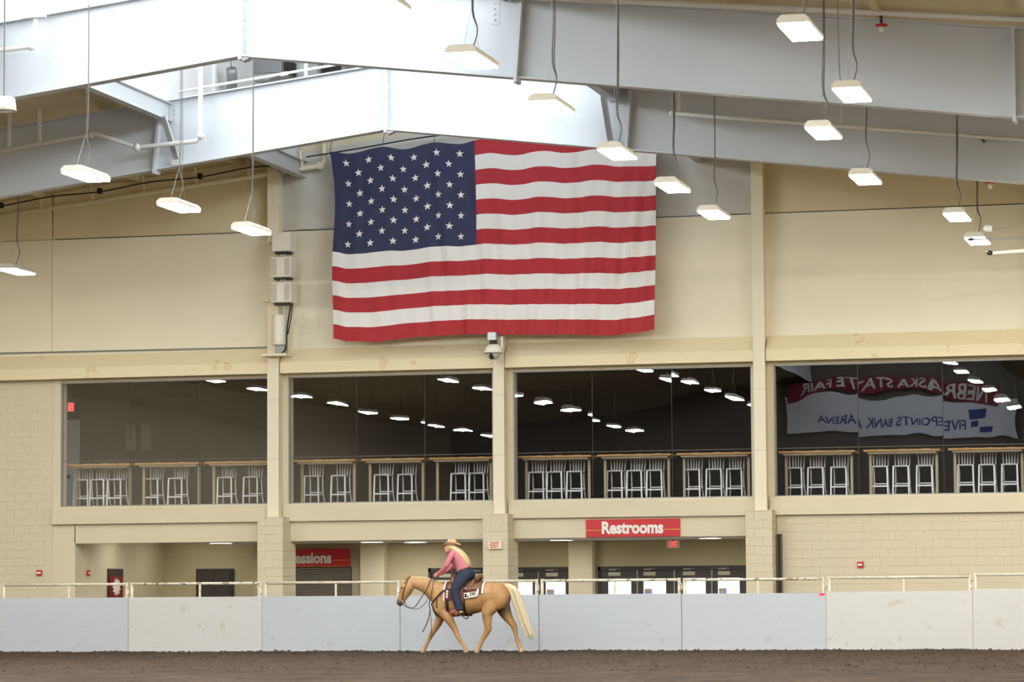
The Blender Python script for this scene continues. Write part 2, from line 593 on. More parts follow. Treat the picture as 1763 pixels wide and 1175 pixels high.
# upper panels: vinyl faced insulation, wrinkled between the columns under the ridge
def blanket(xa, xb, amp, seed):
    rr = random.Random(seed)
    ws = [(rr.uniform(1.0, 3.5), rr.uniform(1.5, 5), rr.uniform(0, 6)) for _ in range(7)]
    def fn(u, v):
        x = xa + (xb - xa) * u
        top = roofz(x) - 0.01
        z = SEAM + 0.012 + (top - SEAM - 0.012) * v
        d = 0
        for f, g, ph in ws:
            s_ = math.sin((x * f + z * g) + ph + 1.2 * math.sin(z * 1.3 + ph))
            d += max(0.0, s_) ** 3
        e = min(u, 1 - u) * 12
        return (x, YW + 0.02 - amp * d * min(1, e), z)
    return MB().grid(fn, 46, 14)
for i in range(len(edges) - 1):
    a, b = edges[i] + 0.012, edges[i + 1] - 0.012
    amp = 0.012 if i in (0, 1, 4, 5) else 0.03
    part('insulation_blanket', blanket(a, b, amp, 40 + i), 'roof_vinyl' if i in (0, 1, 4, 5) else 'insulation_vinyl', wb, smooth=True)
part('seam_strip', MB().box(-29.98, YW - 0.004, SEAM - 0.008, -6.0, YW + 0.02, SEAM + 0.008), 'door_brown', wb)
for i in range(4):
    xa = RX - MON + 2.5 * i + 0.02
    part('gable_panel', MB().box(xa, YW - 0.02, 12.55, xa + 2.46, 72.26, 14.74), 'monitor_white', wb)

# steel columns of the end wall
COLLAB = ['cream steel column carrying the white speaker cluster', 'cream steel column below the flag under the dome camera',
          'tall bare cream steel column right of the flag', None]
for i, (a, b) in enumerate(cols):
    top = min(roofz(a), roofz(b)) - 0.02
    c = empty('steel_column', ((a + b) / 2, 71.95, 3.14), COLLAB[i] or 'cream steel column at the right end of the windows', 'column', 'end wall columns')
    part('front_flange', MB().bbox(a, 71.8, 3.14, b, 71.83, top, 0.004), 'column_paint', c)
    part('web', MB().box(a + 0.02, 71.83, 3.14, b - 0.02, YW, top), 'column_paint', c)
    for z in (5.95, 4.53):
        part('joint_band', MB().box(a - 0.002, 71.797, z, b + 0.002, 71.9, z + 0.012), 'grille_grey', c)

# ledge above the windows with its sloped top, one length for each bay
bays = [(-42.6, -24.33), (-24.02, -18.71), (-18.43, -12.49), (-12.19, -6.13), (-5.83, 5.3)]
for i, (a, b) in enumerate(bays):
    poly = [(YW + 0.02, 7.23), (71.85, 6.86), (71.85, 6.60), (YW + 0.02, 6.60)]
    mb = MB().prism([(p[0], p[1]) for p in poly], 'x', a, b)
    struct('trim_%d' % (i + 1), mb, 'ledge_paint')

# piers and plain masonry round the windows
wins = [(-29.8, -24.43), (-23.92, -18.82), (-18.32, -12.6), (-12.08, -6.22)]
wp = empty('wall_window', (RX, 72.35, 3.05), kind='structure')
for a, b in ((-24.43, -23.92), (-18.82, -18.32), (-12.6, -12.08), (-6.22, -5.6), (-29.98, -29.8)):
    part('pier', MB().box(a, YW, 3.15, b, 72.6, 6.62), 'wall_cream', wp)
part('header', MB().box(-29.98, YW + 0.02, 6.53, -5.6, 72.6, 6.62), 'wall_cream', wp)
struct('wall_far_right', MB().box(-5.6, YW, -0.2, XR, 72.6, 6.62), 'wall_cream')

# sill band under the windows
n_trim = 6
for a, b in ((-29.98, -24.33), (-24.02, -18.71), (-18.43, -12.49), (-12.19, -5.6)):
    t = struct('trim_%d' % n_trim, MB().bbox(a, 72.09, 3.04, b, 72.58, 3.40, 0.006), 'wall_cream')
    part('sill_cap', MB().bbox(a, 72.13, 3.40, b, 72.58, 3.47, 0.006), 'wall_cream', t)
    n_trim += 1
# lintel over the concourse openings
struct('trim_%d' % n_trim, MB().box(-29.42, YW, 2.57, -12.06, 72.6, 3.04), 'wall_cream')
n_trim += 1

# blockwork
def blocks(parent, xa, xb, za, zb, y, L=0.40, H=0.2, face='block_cream_dim', turn=0):
    """courses of painted concrete block, each a piece of its own"""
    j = 0.004
    cache = {}
    nz = max(1, round((zb - za) / H)); h = (zb - za) / nz
    for r in range(nz):
        cuts = [xa]
        x = xa + (L if r % 2 == 0 else L / 2)
        while x < xb - 0.06:
            cuts.append(x); x += L
        cuts.append(xb)
        for a, b in zip(cuts[:-1], cuts[1:]):
            key = round(b - a, 3)
            if key not in cache:
                w = key / 2 - 0.001
                cache[key] = MB().bbox(-w, 0, -h / 2 + j, w, 0.05, h / 2 - j, 0.002).mesh('block', face)
            o = bpy.data.objects.new('block', cache[key])
            C.objects.link(o)
            o.parent = parent
            o.location = Vector(((a + b) / 2, y, za + h * (r + 0.5))) - ORIG[parent]
wr = struct('wall_lower_right', MB().box(-12.045, YW + 0.011, -0.2, -5.6, 72.6, 3.04), 'wall_cream')
blocks(wr, -12.04, -6.0, 1.04, 3.04, YW)
wl = struct('wall_lower_left', MB().box(XL, YW + 0.011, -0.2, -29.98, 72.6, 6.62), 'wall_cream')
blocks(wl, -32.0, -30.0, 1.04, 6.60, YW)
part('jamb', MB().box(-29.98, YW, -0.2, -29.40, 72.6, 3.04), 'wall_cream', wl)
part('plain_panel', MB().box(XL, YW, -0.2, -32.01, YW + 0.02, 6.6), 'wall_cream', wl)
PILLAB = ['block pilaster between the dark door recess and the concession sign', 'block pilaster with the white EXIT sign behind the rider',
          'block pilaster at the right end of the glass doors']
for i, (a, b) in enumerate(((-24.50, -23.857), (-18.922, -18.316), (-12.673, -12.052))):
    p = empty('pilaster', ((a + b) / 2, 72.1, -0.05), PILLAB[i], 'pilaster', 'block pilasters')
    part('core', MB().box(a + 0.011, 71.611, -0.2, b - 0.011, 72.6, 3.13), 'wall_cream', p)
    blocks(p, a, b, 1.12, 3.12, 71.6, L=0.42)
    part('cap', MB().bbox(a - 0.004, 71.596, 3.12, b + 0.004, 72.3, 3.145, 0.004), 'wall_cream', p)
    # side faces, blocks seen edge on
    hm = MB().bbox(0, -0.238, -0.096, 0.05, 0.238, 0.096, 0.005).mesh('side_block', 'block_cream_dim')
    for r in range(10):
        for q in range(2):
            o = bpy.data.objects.new('side_block', hm)
            C.objects.link(o)
            o.parent = p
            o.location = Vector((b - 0.05 + 0.0, 71.862 + 0.478 * q, 1.22 + 0.2 * r)) - ORIG[p]

# windows of the upper lounge: three columns of two panes each
tilt = {(3, 0): (0.0020, 0.0012), (3, 1): (0.0, 0.0), (3, 2): (-0.0020, -0.0012)}
trng = random.Random(11)
for i, (a, b) in enumerate(wins):
    w = empty('window_%d' % (i + 1), ((a + b) / 2, 72.28, 3.47), kind='structure')
    part('window_frame', MB().box(a, 72.24, 3.47, b, 72.32, 3.495).box(a, 72.24, 6.505, b, 72.32, 6.53).box(a, 72.24, 3.47, a + 0.025, 72.32, 6.53).box(b - 0.025, 72.24, 3.47, b, 72.32, 6.53), 'grey_metal', w)
    for k in range(3):
        xa = a + (b - a) * k / 3 + 0.006; xb = a + (b - a) * (k + 1) / 3 - 0.006
        t = tilt.get((i, k), (trng.uniform(-0.002, 0.002), trng.uniform(-0.001, 0.001)))
        for za, zb in ((3.49, 4.585), (4.592, 6.51)):
            ww, hh = (xb - xa) / 2, (zb - za) / 2
            o = bpy.data.objects.new('glass_pane', MB().add([(-ww, 0, -hh), (ww, 0, -hh), (ww, 0, hh), (-ww, 0, hh)], [(0, 1, 2, 3)]).mesh('glass_pane', 'window_glass'))
            C.objects.link(o)
            o.parent = w
            o.location = Vector(((xa + xb) / 2, 72.28, (za + zb) / 2)) - ORIG[w]
            o.rotation_euler = (t[1], 0, t[0])
        if k:
            part('glass_joint', MB().box(xa - 0.010, 72.272, 3.49, xa, 72.288, 6.51), 'joint_dark', w)
    part('glass_joint', MB().box(a, 72.274, 4.583, b, 72.286, 4.594), 'shutter_grey', w)

# upper lounge behind the glass
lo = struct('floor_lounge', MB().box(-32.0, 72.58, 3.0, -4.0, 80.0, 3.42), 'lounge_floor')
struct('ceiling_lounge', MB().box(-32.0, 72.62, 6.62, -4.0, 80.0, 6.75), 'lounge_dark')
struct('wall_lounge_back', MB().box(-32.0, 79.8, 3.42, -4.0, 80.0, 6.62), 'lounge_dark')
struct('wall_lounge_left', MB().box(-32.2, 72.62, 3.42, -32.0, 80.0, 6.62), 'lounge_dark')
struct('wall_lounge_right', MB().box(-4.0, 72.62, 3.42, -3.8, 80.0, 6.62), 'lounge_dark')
dl = struct('door_6', MB().box(-31.98, 76.4, 3.42, -31.86, 77.4, 5.95), 'lounge_pale')
part('door_slab', MB().bbox(-31.86, 76.9, 3.42, -31.22, 76.96, 5.92, 0.01), 'lounge_pale', dl)
part('push_bar', MB().box(-31.8, 76.84, 4.38, -31.45, 76.9, 4.46), 'dark_metal', dl)

# concourse under the lounge
cc = struct('ceiling_concourse', MB().box(-26.3, 72.6, 2.57, -12.1, 78.6, 2.70), 'white_ceiling')
part('fascia', MB().box(-26.34, 72.6, 2.57, -26.3, 78.6, 2.98), 'concourse_wall', cc)
struct('ceiling_recess', MB().box(-29.6, 72.6, 2.90, -26.34, 78.6, 2.99), 'white_ceiling')  # raised so the two added downlights stay hidden behind the lintel
struct('wall_concourse_left', MB().box(-29.6, 72.6, -0.2, -29.4, 78.6, 2.90), 'wall_cream')
struct('wall_recess_back', MB().box(-29.4, 78.3, -0.2, -25.9, 78.6, 2.90), 'concourse_wall')
struct('wall_partition', MB().box(-25.98, 75.6, -0.2, -25.88, 78.3, 2.57), 'concourse_wall')
cwall = struct('wall_concourse_back', MB().box(-25.88, 75.6, -0.2, -12.1, 75.9, 2.57), 'concourse_wall')
struct('wall_concourse_right', MB().box(-12.3, 72.62, -0.2, -12.1, 75.6, 2.57), 'concourse_wall')
for a, b in ((-23.02, -22.40), (-17.70, -17.10)):
    part('wall_pier', MB().bbox(a, 75.15, -0.2, b, 75.62, 2.57, 0.006), 'wall_cream', cwall)
for k in range(12):
    z = 0.2 + 0.2 * k
    part('mortar_line', MB().box(-25.88, 75.596, z, -12.3, 75.601, z + 0.006), 'notice_paper', cwall)

# doors
def glass_door(n, xa, leaves, ztop=1.93, y=75.6):
    """dark frame with leaves; leaves: (x0, x1, notice?, closer side, flagged paper?)"""
    xb = leaves[-1][1]
    d = empty('door_%d' % n, ((xa + xb) / 2, y - 0.04, -0.05), kind='structure')
    part('door_frame', MB().box(xa, y - 0.10, -0.04, xa + 0.06, y + 0.02, ztop).box(xb - 0.02, y - 0.10, -0.04, xb + 0.06, y + 0.02, ztop).box(xa, y - 0.10, ztop - 0.10, xb + 0.06, y + 0.02, ztop), 'door_frame', d)
    for (a, b, side, paper) in leaves:
        w = b - a
        pa, pb = a + 0.23 * w, a + 0.83 * w
        if side < 0: pa, pb = a + 0.17 * w, a + 0.77 * w
        lf = part('door_leaf', MB().box(a + 0.01, y - 0.06, -0.04, b - 0.01, y - 0.015, ztop - 0.10), 'door_brown', d)
        part('pane', MB().box(pa, y - 0.068, 0.75, pb, y - 0.055, 1.63), 'door_daylight', lf)
        part('notice', MB().box(pa + 0.0, y - 0.068, 1.70, pa + 0.30, y - 0.058, 1.79), 'notice_paper', lf)
        part('closer', MB().box(pa + 0.02, y - 0.12, 1.835, pa + 0.2, y - 0.06, 1.87).bar((pa + 0.1, y - 0.11, 1.855), (pa + 0.36, y - 0.09, 1.865), 0.012, 0.012), 'grey_metal', lf)
        part('meeting_edge', MB().box(b - 0.014, y - 0.066, -0.04, b + 0.006, y - 0.05, ztop - 0.10), 'galvanised', lf)
        if paper:
            ps = part('paper_sign', MB().box(pa + 0.02, y - 0.074, 1.25, pa + 0.21, y - 0.069, 1.38), 'paper_blue', lf)
            part('round_print', MB().lathe([(0.001, -0.002), (0.035, -0.001), (0.035, 0.001), (0.001, 0.002)], (0, 0, 0), 14), 'sign_yellow', ps)
            q = [o for o in ps.children][-1]
            q.rotation_euler = (PI / 2, 0, 0)
            q.location = Vector((pa + 0.08, y - 0.0755, 1.33)) - ORIG[lf]
            # the disc was built at the world origin, so undo the shift made by part()
            for v in q.data.vertices: v.co += ORIG[lf]
    return d
glass_door(3, -21.36, [(-21.30, -20.38, 1, False), (-20.38, -19.46, -1, False)])
glass_door(4, -19.50, [(-19.44, -18.55, 1, False), (-18.55, -17.73, 1, True)])
glass_door(5, -17.04, [(-17.0, -16.06, 1, False), (-16.06, -15.14, -1, True), (-15.14, -14.21, 1, False), (-14.21, -13.33, -1, True)])
d2 = struct('door_2', MB().box(-28.46, 78.22, -0.04, -27.44, 78.32, 2.0), 'door_frame')
for a, b in ((-28.40, -27.96), (-27.945, -27.50)):
    part('door_leaf', MB().bbox(a, 78.2, -0.04, b, 78.23, 1.94, 0.006), 'door_brown', d2)
d1 = struct('door_1', MB().box(-29.42, 74.30, -0.04, -29.37, 75.34, 1.98), 'door_frame')
pl = part('red_door_leaf', MB().bbox(-29.37, 74.37, -0.04, -29.345, 75.27, 1.80, 0.004), 'banner_red', d1)
# print on the poster door: pale burst and yellow word band
pts = []
for k in range(22):
    r = (0.30 if k % 2 else 0.20)
    t = 2 * PI * k / 22
    pts.append((74.82 + r * 1.0 * math.cos(t), 1.52 + r * 0.8 * math.sin(t)))
part('pale_print', MB().prism(pts, 'x', -29.345, -29.340), 'sign_white', pl)
part('yellow_print', MB().box(-29.345, 74.50, 1.02, -29.340, 75.12, 1.20), 'sign_yellow', pl)

# rolling shutter of the concession stand
sh = struct('door_7', MB().box(-25.8, 75.52, -0.1, -23.37, 75.6, 2.0), 'shutter_grey')
sm = MB().bbox(-1.2, -0.012, -0.03, 1.2, 0.012, 0.03, 0.008).mesh('shutter_slat', 'shutter_grey')
for k in range(24):
    o = bpy.data.objects.new('shutter_slat', sm)
    C.objects.link(o)
    o.parent = sh
    o.location = Vector((-24.585, 75.515, 0.5 + 0.063 * k)) - ORIG[sh]

# recessed downlights
DL = [(-22.28, 73.7, 'round downlight in the concourse ceiling right of the concession sign'), (-21.375, 74.4, 'round downlight in the concourse ceiling beside the rider hat'),
      (-17.58, 73.9, 'round downlight left of the restroom sign'), (-13.90, 73.7, 'round downlight right of the restroom sign'), (-25.92, 73.0, 'round downlight at the edge of the dark door recess')]
DL += [(-28.4, 74.4, 'added unseen downlight up behind the lintel of the left recess, front one'), (-28.0, 76.8, 'added unseen downlight up behind the lintel of the left recess, rear one')]  # two unseen lights added to brighten the left recess
for x, y, lab in DL:
    zc = 2.55 if x > -26.3 else 2.88
    d = empty('downlight', (x, y, zc), lab, 'light', 'concourse downlights')
    part('trim_ring', MB().lathe([(0.31, 0.02), (0.31, 0.0), (0.27, 0.0), (0.27, 0.02)], (x, y, zc), 28), 'sign_white', d)
    part('diffuser', MB().lathe([(0.27, 0.008), (0.001, 0.002)], (x, y, zc), 28), 'downlight_glow', d)

# ------------------------------------------------------------------ roof frames
def frame(Y, label):
    f = empty('roof_frame', (RX, Y, 9.0), label, 'roof beam', 'rigid roof frames')
    for s in (-1, 1):
        xe = RX + s * 23.95
        part('web', MB().prism([(RX + s * 0.012, webbot(RX)), (xe, webbot(xe)), (xe, webtop(xe)), (RX + s * 0.012, webtop(RX))], 'y', Y - 0.008, Y + 0.008), 'steel_white', f)
        part('bottom_flange', MB().prism([(RX + s * 0.02, webbot(RX) - 0.03), (xe, webbot(xe) - 0.03), (xe, webbot(xe)), (RX + s * 0.02, webbot(RX))], 'y', Y - 0.14, Y + 0.14), 'steel_white', f)
        part('top_flange', MB().prism([(RX + s * 0.02, webtop(RX)), (xe, webtop(xe)), (xe, webtop(xe) + 0.03), (RX + s * 0.02, webtop(RX) + 0.03)], 'y', Y - 0.14, Y + 0.14), 'steel_white', f)
        # splice plates where the beam lengths are bolted together
        for dx in (5.15, 13.9):
            x = RX + s * dx
            tp = 0.12 if dx < 6 else 0.0
            pl = part('splice_plate', MB().add([(x - 0.03 + s * 0.0, Y - 0.19, webbot(x) - 0.11), (x + 0.03, Y - 0.19, webbot(x) - 0.11), (x + 0.03, Y + 0.15, webbot(x) - 0.11), (x - 0.03, Y + 0.15, webbot(x) - 0.11),
                                   (x - 0.03 + tp, Y - 0.19, webtop(x)), (x + 0.03 + tp, Y - 0.19, webtop(x)), (x + 0.03 + tp, Y + 0.15, webtop(x)), (x - 0.03 + tp, Y + 0.15, webtop(x))],
                                  [(3,2,1,0),(4,5,6,7),(0,1,5,4),(1,2,6,5),(2,3,7,6),(3,0,4,7)]), 'steel_white', f)
        # purlin clip plates on the web
        for dx in (4.75,):
            x = RX + s * dx
            cl = part('clip_plate', MB().box(x - 0.09, Y - 0.016, webtop(x) - 0.48, x + 0.09, Y - 0.004, webtop(x) - 0.06), 'steel_white', f)
            for k in range(4):
                part('bolt', MB().box(x - 0.015, Y - 0.04, webtop(x) - 0.42 + 0.1 * k, x + 0.015, Y - 0.016, webtop(x) - 0.39 + 0.1 * k), 'galvanised', cl)
    r = part('ridge_plate', MB().box(RX - 0.03, Y - 0.17, webbot(RX) - 0.09, RX + 0.03, Y + 0.17, webtop(RX)), 'steel_white', f)
    part('ridge_tab', MB().prism([(RX + 0.03, 10.98), (RX + 0.16, 10.96), (RX + 0.16, 10.92), (RX + 0.03, 10.87)], 'y', Y - 0.1, Y + 0.1), 'steel_white', f)
    for k in range(7):
        part('bolt', MB().box(RX + 0.05, Y - 0.03, 11.06 + 0.19 * k, RX + 0.085, Y - 0.008, 11.095 + 0.19 * k), 'steel_white', r)
    return f
Y1, Y2 = 53.65, 62.9
fr1 = frame(Y1, 'near white roof beam crossing the top of the picture, ridge at the upper left')
fr2 = frame(Y2, 'far white roof beam peaking just above the flag')

# beams along both monitor edges, frame to frame, with their diagonal braces
BL = {(-1, 0): 'white edge beam of the ridge opening between the two roof beams, left side', (-1, 1): 'white edge beam between the far roof beam and the wall, left side',
      (1, 0): 'grey edge beam of the ridge opening between the two roof beams, right side', (1, 1): 'grey edge beam between the far roof beam and the wall, right side'}
for s in (-1, 1):
    x = RX + s * 4.88
    for k, (ya, yb) in enumerate(((Y1 + 0.02, Y2 - 0.02), (Y2 + 0.02, YW))):
        b = empty('edge_beam', (x, (ya + yb) / 2, 11.36), BL[(s, k)], 'beam', 'monitor edge beams')
        part('web', MB().box(x - 0.008, ya, 11.38, x + 0.008, yb, 11.74), 'steel_white', b)
        part('bottom_flange', MB().box(x - 0.10, ya, 11.36, x + 0.10, yb, 11.38), 'steel_white', b)
        part('top_flange', MB().box(x - 0.10, ya, 11.74, x + 0.10, yb, 11.76), 'steel_white', b)
    for Y in (Y2,):
        xb = RX + s * 4.78
        br = empty('knee_brace', (xb, Y - 0.3, 10.45), ('angled steel knee brace on the far roof beam, left of the ridge' if s < 0 else 'angled steel knee brace on the far roof beam, right of the ridge'), 'brace', 'knee braces')
        part('brace_bar', MB().bar((xb, Y - 0.62, 11.38), (xb + 0.14 * (1 if s < 0 else 0.3), Y - 0.1, 10.47), 0.10, 0.05, (0, 1, 0)), 'galvanised', br)
        part('brace_lip', MB().bar((xb + 0.06, Y - 0.60, 11.38), (xb + 0.06 + 0.14 * (1 if s < 0 else 0.3), Y - 0.08, 10.47), 0.012, 0.08, (0, 1, 0)), 'steel_white', br)
        part('gusset', MB().box(xb + 0.02, Y - 0.16, 10.40, xb + 0.20, Y - 0.02, 10.52), 'steel_white', br)

# pipes
def pipe(name, pts, r, label, material='pipe_white', fit=()):
    p = empty(name, pts[0], label, 'pipe')
    part('pipe_run', MB().tube(pts, r, 10), material, p, smooth=True)
    for q in fit:
        part('fitting', MB().ellipsoid(q, (r * 1.7, r * 1.7, r * 1.7), 10, 6), material, p, smooth=True)
    return p
pA = [(-30.5, 62.45, 10.40), (-25.10, 62.45, 11.09), (-24.95, 62.4, 11.09), (-24.05, 62.4, 10.76), (-22.73, 62.45, 10.85), (-22.64, 62.45, 10.95), (-22.64, 62.45, 12.85)]
pp = pipe('sprinkler_pipe', pA, 0.05, 'white sprinkler pipe with an elbow running up past the far roof beam', fit=[pA[1], pA[3], pA[5]])
for x in (-27.0, -26.3):
    part('hanger', MB().box(x - 0.03, 62.42, 10.85 + (x + 27.2) * 0.12, x + 0.03, 62.48, roofz(x)), 'pipe_white', pp)
pB = [(-26.0, 53.2, 11.05), (-22.58, 53.2, 11.28), (-22.5, 53.2, 11.36), (-22.5, 53.2, 12.9)]
pp = pipe('sprinkler_pipe', pB, 0.045, 'white sprinkler pipe with a riser at the upper left corner', fit=[pB[1]])
part('clamp', MB().box(-22.72, 53.1, 11.80, -22.28, 53.2, 11.84), 'pipe_white', pp)
pC = [(-12.45, 62.4, 10.97), (-5.3, 62.4, 10.11), (-2.0, 62.4, 9.71)]
pc_ = pp = pipe('sprinkler_pipe', pC, 0.04, 'thin white sprinkler pipe on the far roof beam at the right', fit=[pC[0]])
part('hanger', MB().box(-12.34, 62.38, 10.96, -12.28, 62.42, 11.6), 'pipe_white', pp)
part('hanger', MB().box(-9.0, 62.38, 10.55, -8.97, 62.42, 11.3), 'pipe_white', pp)
pD = [(-13.2, 53.25, 11.70), (-4.5, 53.25, 10.84), (-1.0, 53.25, 10.49)]
pd_ = pipe('sprinkler_pipe', pD, 0.05, 'cream sprinkler pipe along the top of the near roof beam')
def sprinkler(pp, x, y, z, up):
    sp = part('sprinkler_head', MB().lathe([(0.10, 0.03), (0.11, 0.0), (0.03, -0.01)], (x, y, z), 14), 'sign_red', pp)
    part('bulb', MB().ellipsoid((x, y, z - 0.06), (0.05, 0.05, 0.06), 10, 6), 'sign_white', sp, smooth=True)
    part('drop', MB().tube(up, 0.025, 8), 'dark_metal', sp)
pE = [(-32.5, 71.9, 10.55), (-23.0, 71.9, 11.60), (-22.9, 71.9, 11.70), (-22.9, 71.9, 12.3)]
pp = pipe('sprinkler_pipe', pE, 0.06, 'cream sprinkler pipe sloping up along the top of the end wall', 'column_paint', fit=[pE[1]])
for k in range(6):
    x = -30.2 + 1.35 * k
    z = 10.55 + (x + 32.5) * 0.1105
    part('hanger', MB().bar((x, 71.9, z - 0.06), (x - 0.05, 71.9, roofz(x) - 0.02), 0.05, 0.07), 'column_paint', pp)
sprinkler(pd_, -6.957, 53.25, 10.86, [(-6.957, 53.25, 10.87), (-6.957, 53.25, 11.07)])
sprinkler(pc_, -6.194, 64.0, 9.50, [(-6.194, 64.0, 9.52), (-6.194, 64.0, 10.18), (-6.194, 62.4, 10.20)])
cd = empty('cable_run', (-27, 71.7, 10.8), 'dark cable with black clips strung above the sloping wall pipe', 'cable')
cp = [(-32.5, 71.7, 10.72)] + [(-31.2 + 1.3 * k, 71.7, 10.92 + 0.13 * k + (0.04 if k % 2 else -0.02)) for k in range(6)] + [(-23.85, 71.7, 11.60)]
part('cable', MB().tube([(-23.3, 71.7, 11.80), (-22.0, 71.7, 11.95), (-20.4, 71.7, 12.15), (-18.9, 71.7, 12.25)], 0.018, 6, 4), 'black_rubber', cd)
part('cable', MB().tube(cp, 0.018, 6, 4), 'black_rubber', cd)
for k in (1, 3, 5):
    q = cp[k]
    part('clip', MB().bbox(q[0] - 0.05, 71.62, q[2] - 0.05, q[0] + 0.05, 71.75, q[2] + 0.09, 0.01), 'black_rubber', cd)
single('wall_conduit', MB().tube([(-32.5, 72.12, 7.30), (-24.35, 72.12, 7.26)], 0.018, 8), 'grey_metal', 'thin grey conduit on the wall above the left windows, ending at the speaker column', 'conduit')
pr_ = empty('roof_conduit', (-22.0, 70.0, 12.3), 'white conduit following the far beam up to the ridge', 'conduit')
part('conduit', MB().tube([(-23.2, 62.6, 11.95), (-19.2, 62.6, 12.42)], 0.03, 8), 'pipe_white', pr_)
part('coupling', MB().tube([(-20.9, 62.6, 12.21), (-20.75, 62.6, 12.23)], 0.045, 8), 'pipe_white', pr_)

# plant hanging inside the ridge monitor
u = empty('heater_unit', (-23.2, 69.3, 13.3), 'grey heating unit hung high in the ridge opening', 'heater')
part('casing', MB().bbox(-23.9, 68.6, 13.33, -22.9, 69.8, 13.75, 0.02), 'grey_metal', u)
part('louvre', MB().box(-22.89, 68.8, 13.40, -22.87, 69.6, 13.70), 'dark_metal', u)
part('hood', MB().prism([(-23.9, 13.33), (-22.9, 13.33), (-23.2, 13.18), (-23.75, 13.18)], 'y', 68.6, 69.8), 'galvanised', u)
part('drain_hose', MB().tube([(-23.8, 69.0, 13.25), (-23.6, 69.0, 13.05), (-23.45, 69.0, 12.8), (-23.4, 69.0, 12.6)], 0.02, 6, 4), 'black_rubber', u)
part('hanger', MB().tube([(-23.4, 69.2, 13.74), (-23.4, 69.2, 14.76)], 0.02, 6), 'galvanised', u)
u = empty('heater_unit', (-22.2, 70.8, 13.2), 'smaller dark fronted heating unit behind the grey one at the ridge', 'heater')
part('casing', MB().bbox(-22.6, 70.4, 13.30, -21.9, 71.4, 13.85, 0.02), 'grey_metal', u)
part('louvre', MB().box(-22.5, 70.37, 13.36, -22.0, 70.395, 13.80), 'dark_metal', u)
part('hanger', MB().tube([(-22.25, 70.9, 13.84), (-22.25, 70.9, 14.76)], 0.02, 6), 'galvanised', u)
hp = empty('hanging_pipe', (-21.45, 66.0, 12.5), 'white drop pipe seen under the ridge of the near beam', 'pipe')
part('pipe_run', MB().tube([(-21.45, 66.0, 12.55), (-21.45, 66.0, 14.7)], 0.05, 8), 'pipe_white', hp)
u = empty('hanging_duct', (-23.3, 66.5, 12.2), 'short curved grey duct hanging at the left monitor wall', 'duct')
part('duct_body', MB().tube([(-23.2, 66.0, 13.0), (-23.25, 66.2, 12.75), (-23.4, 66.5, 12.5)], 0.12, 10, 4), 'grey_metal', u, smooth=True)
part('duct_mouth', MB().tube([(-23.4, 66.5, 12.52), (-23.43, 66.55, 12.46)], 0.135, 10), 'dark_metal', u)
part('strap', MB().bar((-23.2, 66.0, 13.0), (-23.3, 66.0, 14.6), 0.02, 0.005), 'cable_grey', u)
h = empty('horn_speaker', (-21.65, 50.0, 9.4), 'round white hooded horn speaker hanging under the near beam at the left edge', 'speaker')
part('hood', MB().lathe([(0.14, 0.14), (0.19, 0.12), (0.22, -0.10), (0.20, -0.10), (0.17, 0.10)], (-21.72, 50.0, 9.66), 24), 'white_plastic', h, smooth=True)
part('horn_mouth', MB().lathe([(0.20, 0.0), (0.12, 0.05), (0.03, 0.02), (0.001, 0.02)], (-21.72, 50.0, 9.565), 24), 'grey_metal', h, smooth=True)
part('stem', MB().tube([(-21.72, 50.0, 9.78), (-21.72, 50.0, 11.9)], 0.015, 6), 'cable_grey', h)
# ------------------------------------------------------------------ hanging lamps
LZ = 8.55
def lamp_parts(cable=True):
    root = empty('arena_lamp', (0, 0, LZ), None, 'light')
    L, Wd = 0.62, 0.215
    h_ = MB()
    prof = [(-Wd, 0.0), (-Wd, 0.05), (-Wd * 0.72, 0.11), (Wd * 0.72, 0.11), (Wd, 0.05), (Wd, 0.0), (Wd - 0.012, 0.0), (Wd - 0.012, 0.02), (-Wd + 0.012, 0.02), (-Wd + 0.012, 0.0)]
    h_.prism([(p[0], p[1] + LZ) for p in prof], 'y', -L, L)
    part('housing', h_, 'grille_grey', root)
    part('end_cap', MB().box(-Wd, -L - 0.012, LZ, Wd, -L, LZ + 0.06), 'grille_grey', root)
    part('end_cap', MB().box(-Wd, L, LZ, Wd, L + 0.012, LZ + 0.06), 'grille_grey', root)
    part('lens', MB().box(-Wd + 0.012, -L + 0.01, LZ - 0.03, Wd - 0.012, L - 0.01, LZ + 0.018), 'lamp_glow', root)
    return root
lamp0 = lamp_parts()
ld = bpy.data.lights.new('lamp_light', 'POINT')
ld.energy = LAMP_P
ld.color = (1.0, 0.965, 0.90)
ld.shadow_soft_size = 0.02
lo_ = bpy.data.objects.new('lamp_light', ld)
C.objects.link(lo_)
lo_.parent = lamp0
lo_.location = (0, 0, -0.062)
ORIG[lo_] = Vector((0, 0, LZ))
lamp_used = [False]
def lamp(x, y, label, group, cable=True, sway=0.0, z=LZ):
    o = lamp0 if not lamp_used[0] else copy_tree(lamp0)
    lamp_used[0] = True
    o.location = (x, y, z)
    ORIG[o] = Vector((x, y, z))
    tag(o, label, 'light', group)
    if cable:
        top = roofz(x) - 0.02 if abs(x - RX) > MON else 14.6
        part('power_cord', MB().tube([(x + 0.02, y - 0.1, z + 0.10), (x + 0.08, y, z + 0.42), (x + 0.03 + sway, y, z + 0.7), (x + 0.05 + sway, y, z + 1.4), (x + 0.04, y, top)], 0.009 if x > -15 else 0.005, 6, 4), 'cable_grey', o)
        for sy in (-0.45, 0.45):
            part('hang_wire', MB().tube([(x, y + sy, z + 0.10), (x, y, z + 0.75), (x, y, top)], 0.0025, 4), 'galvanised', o)
    return o
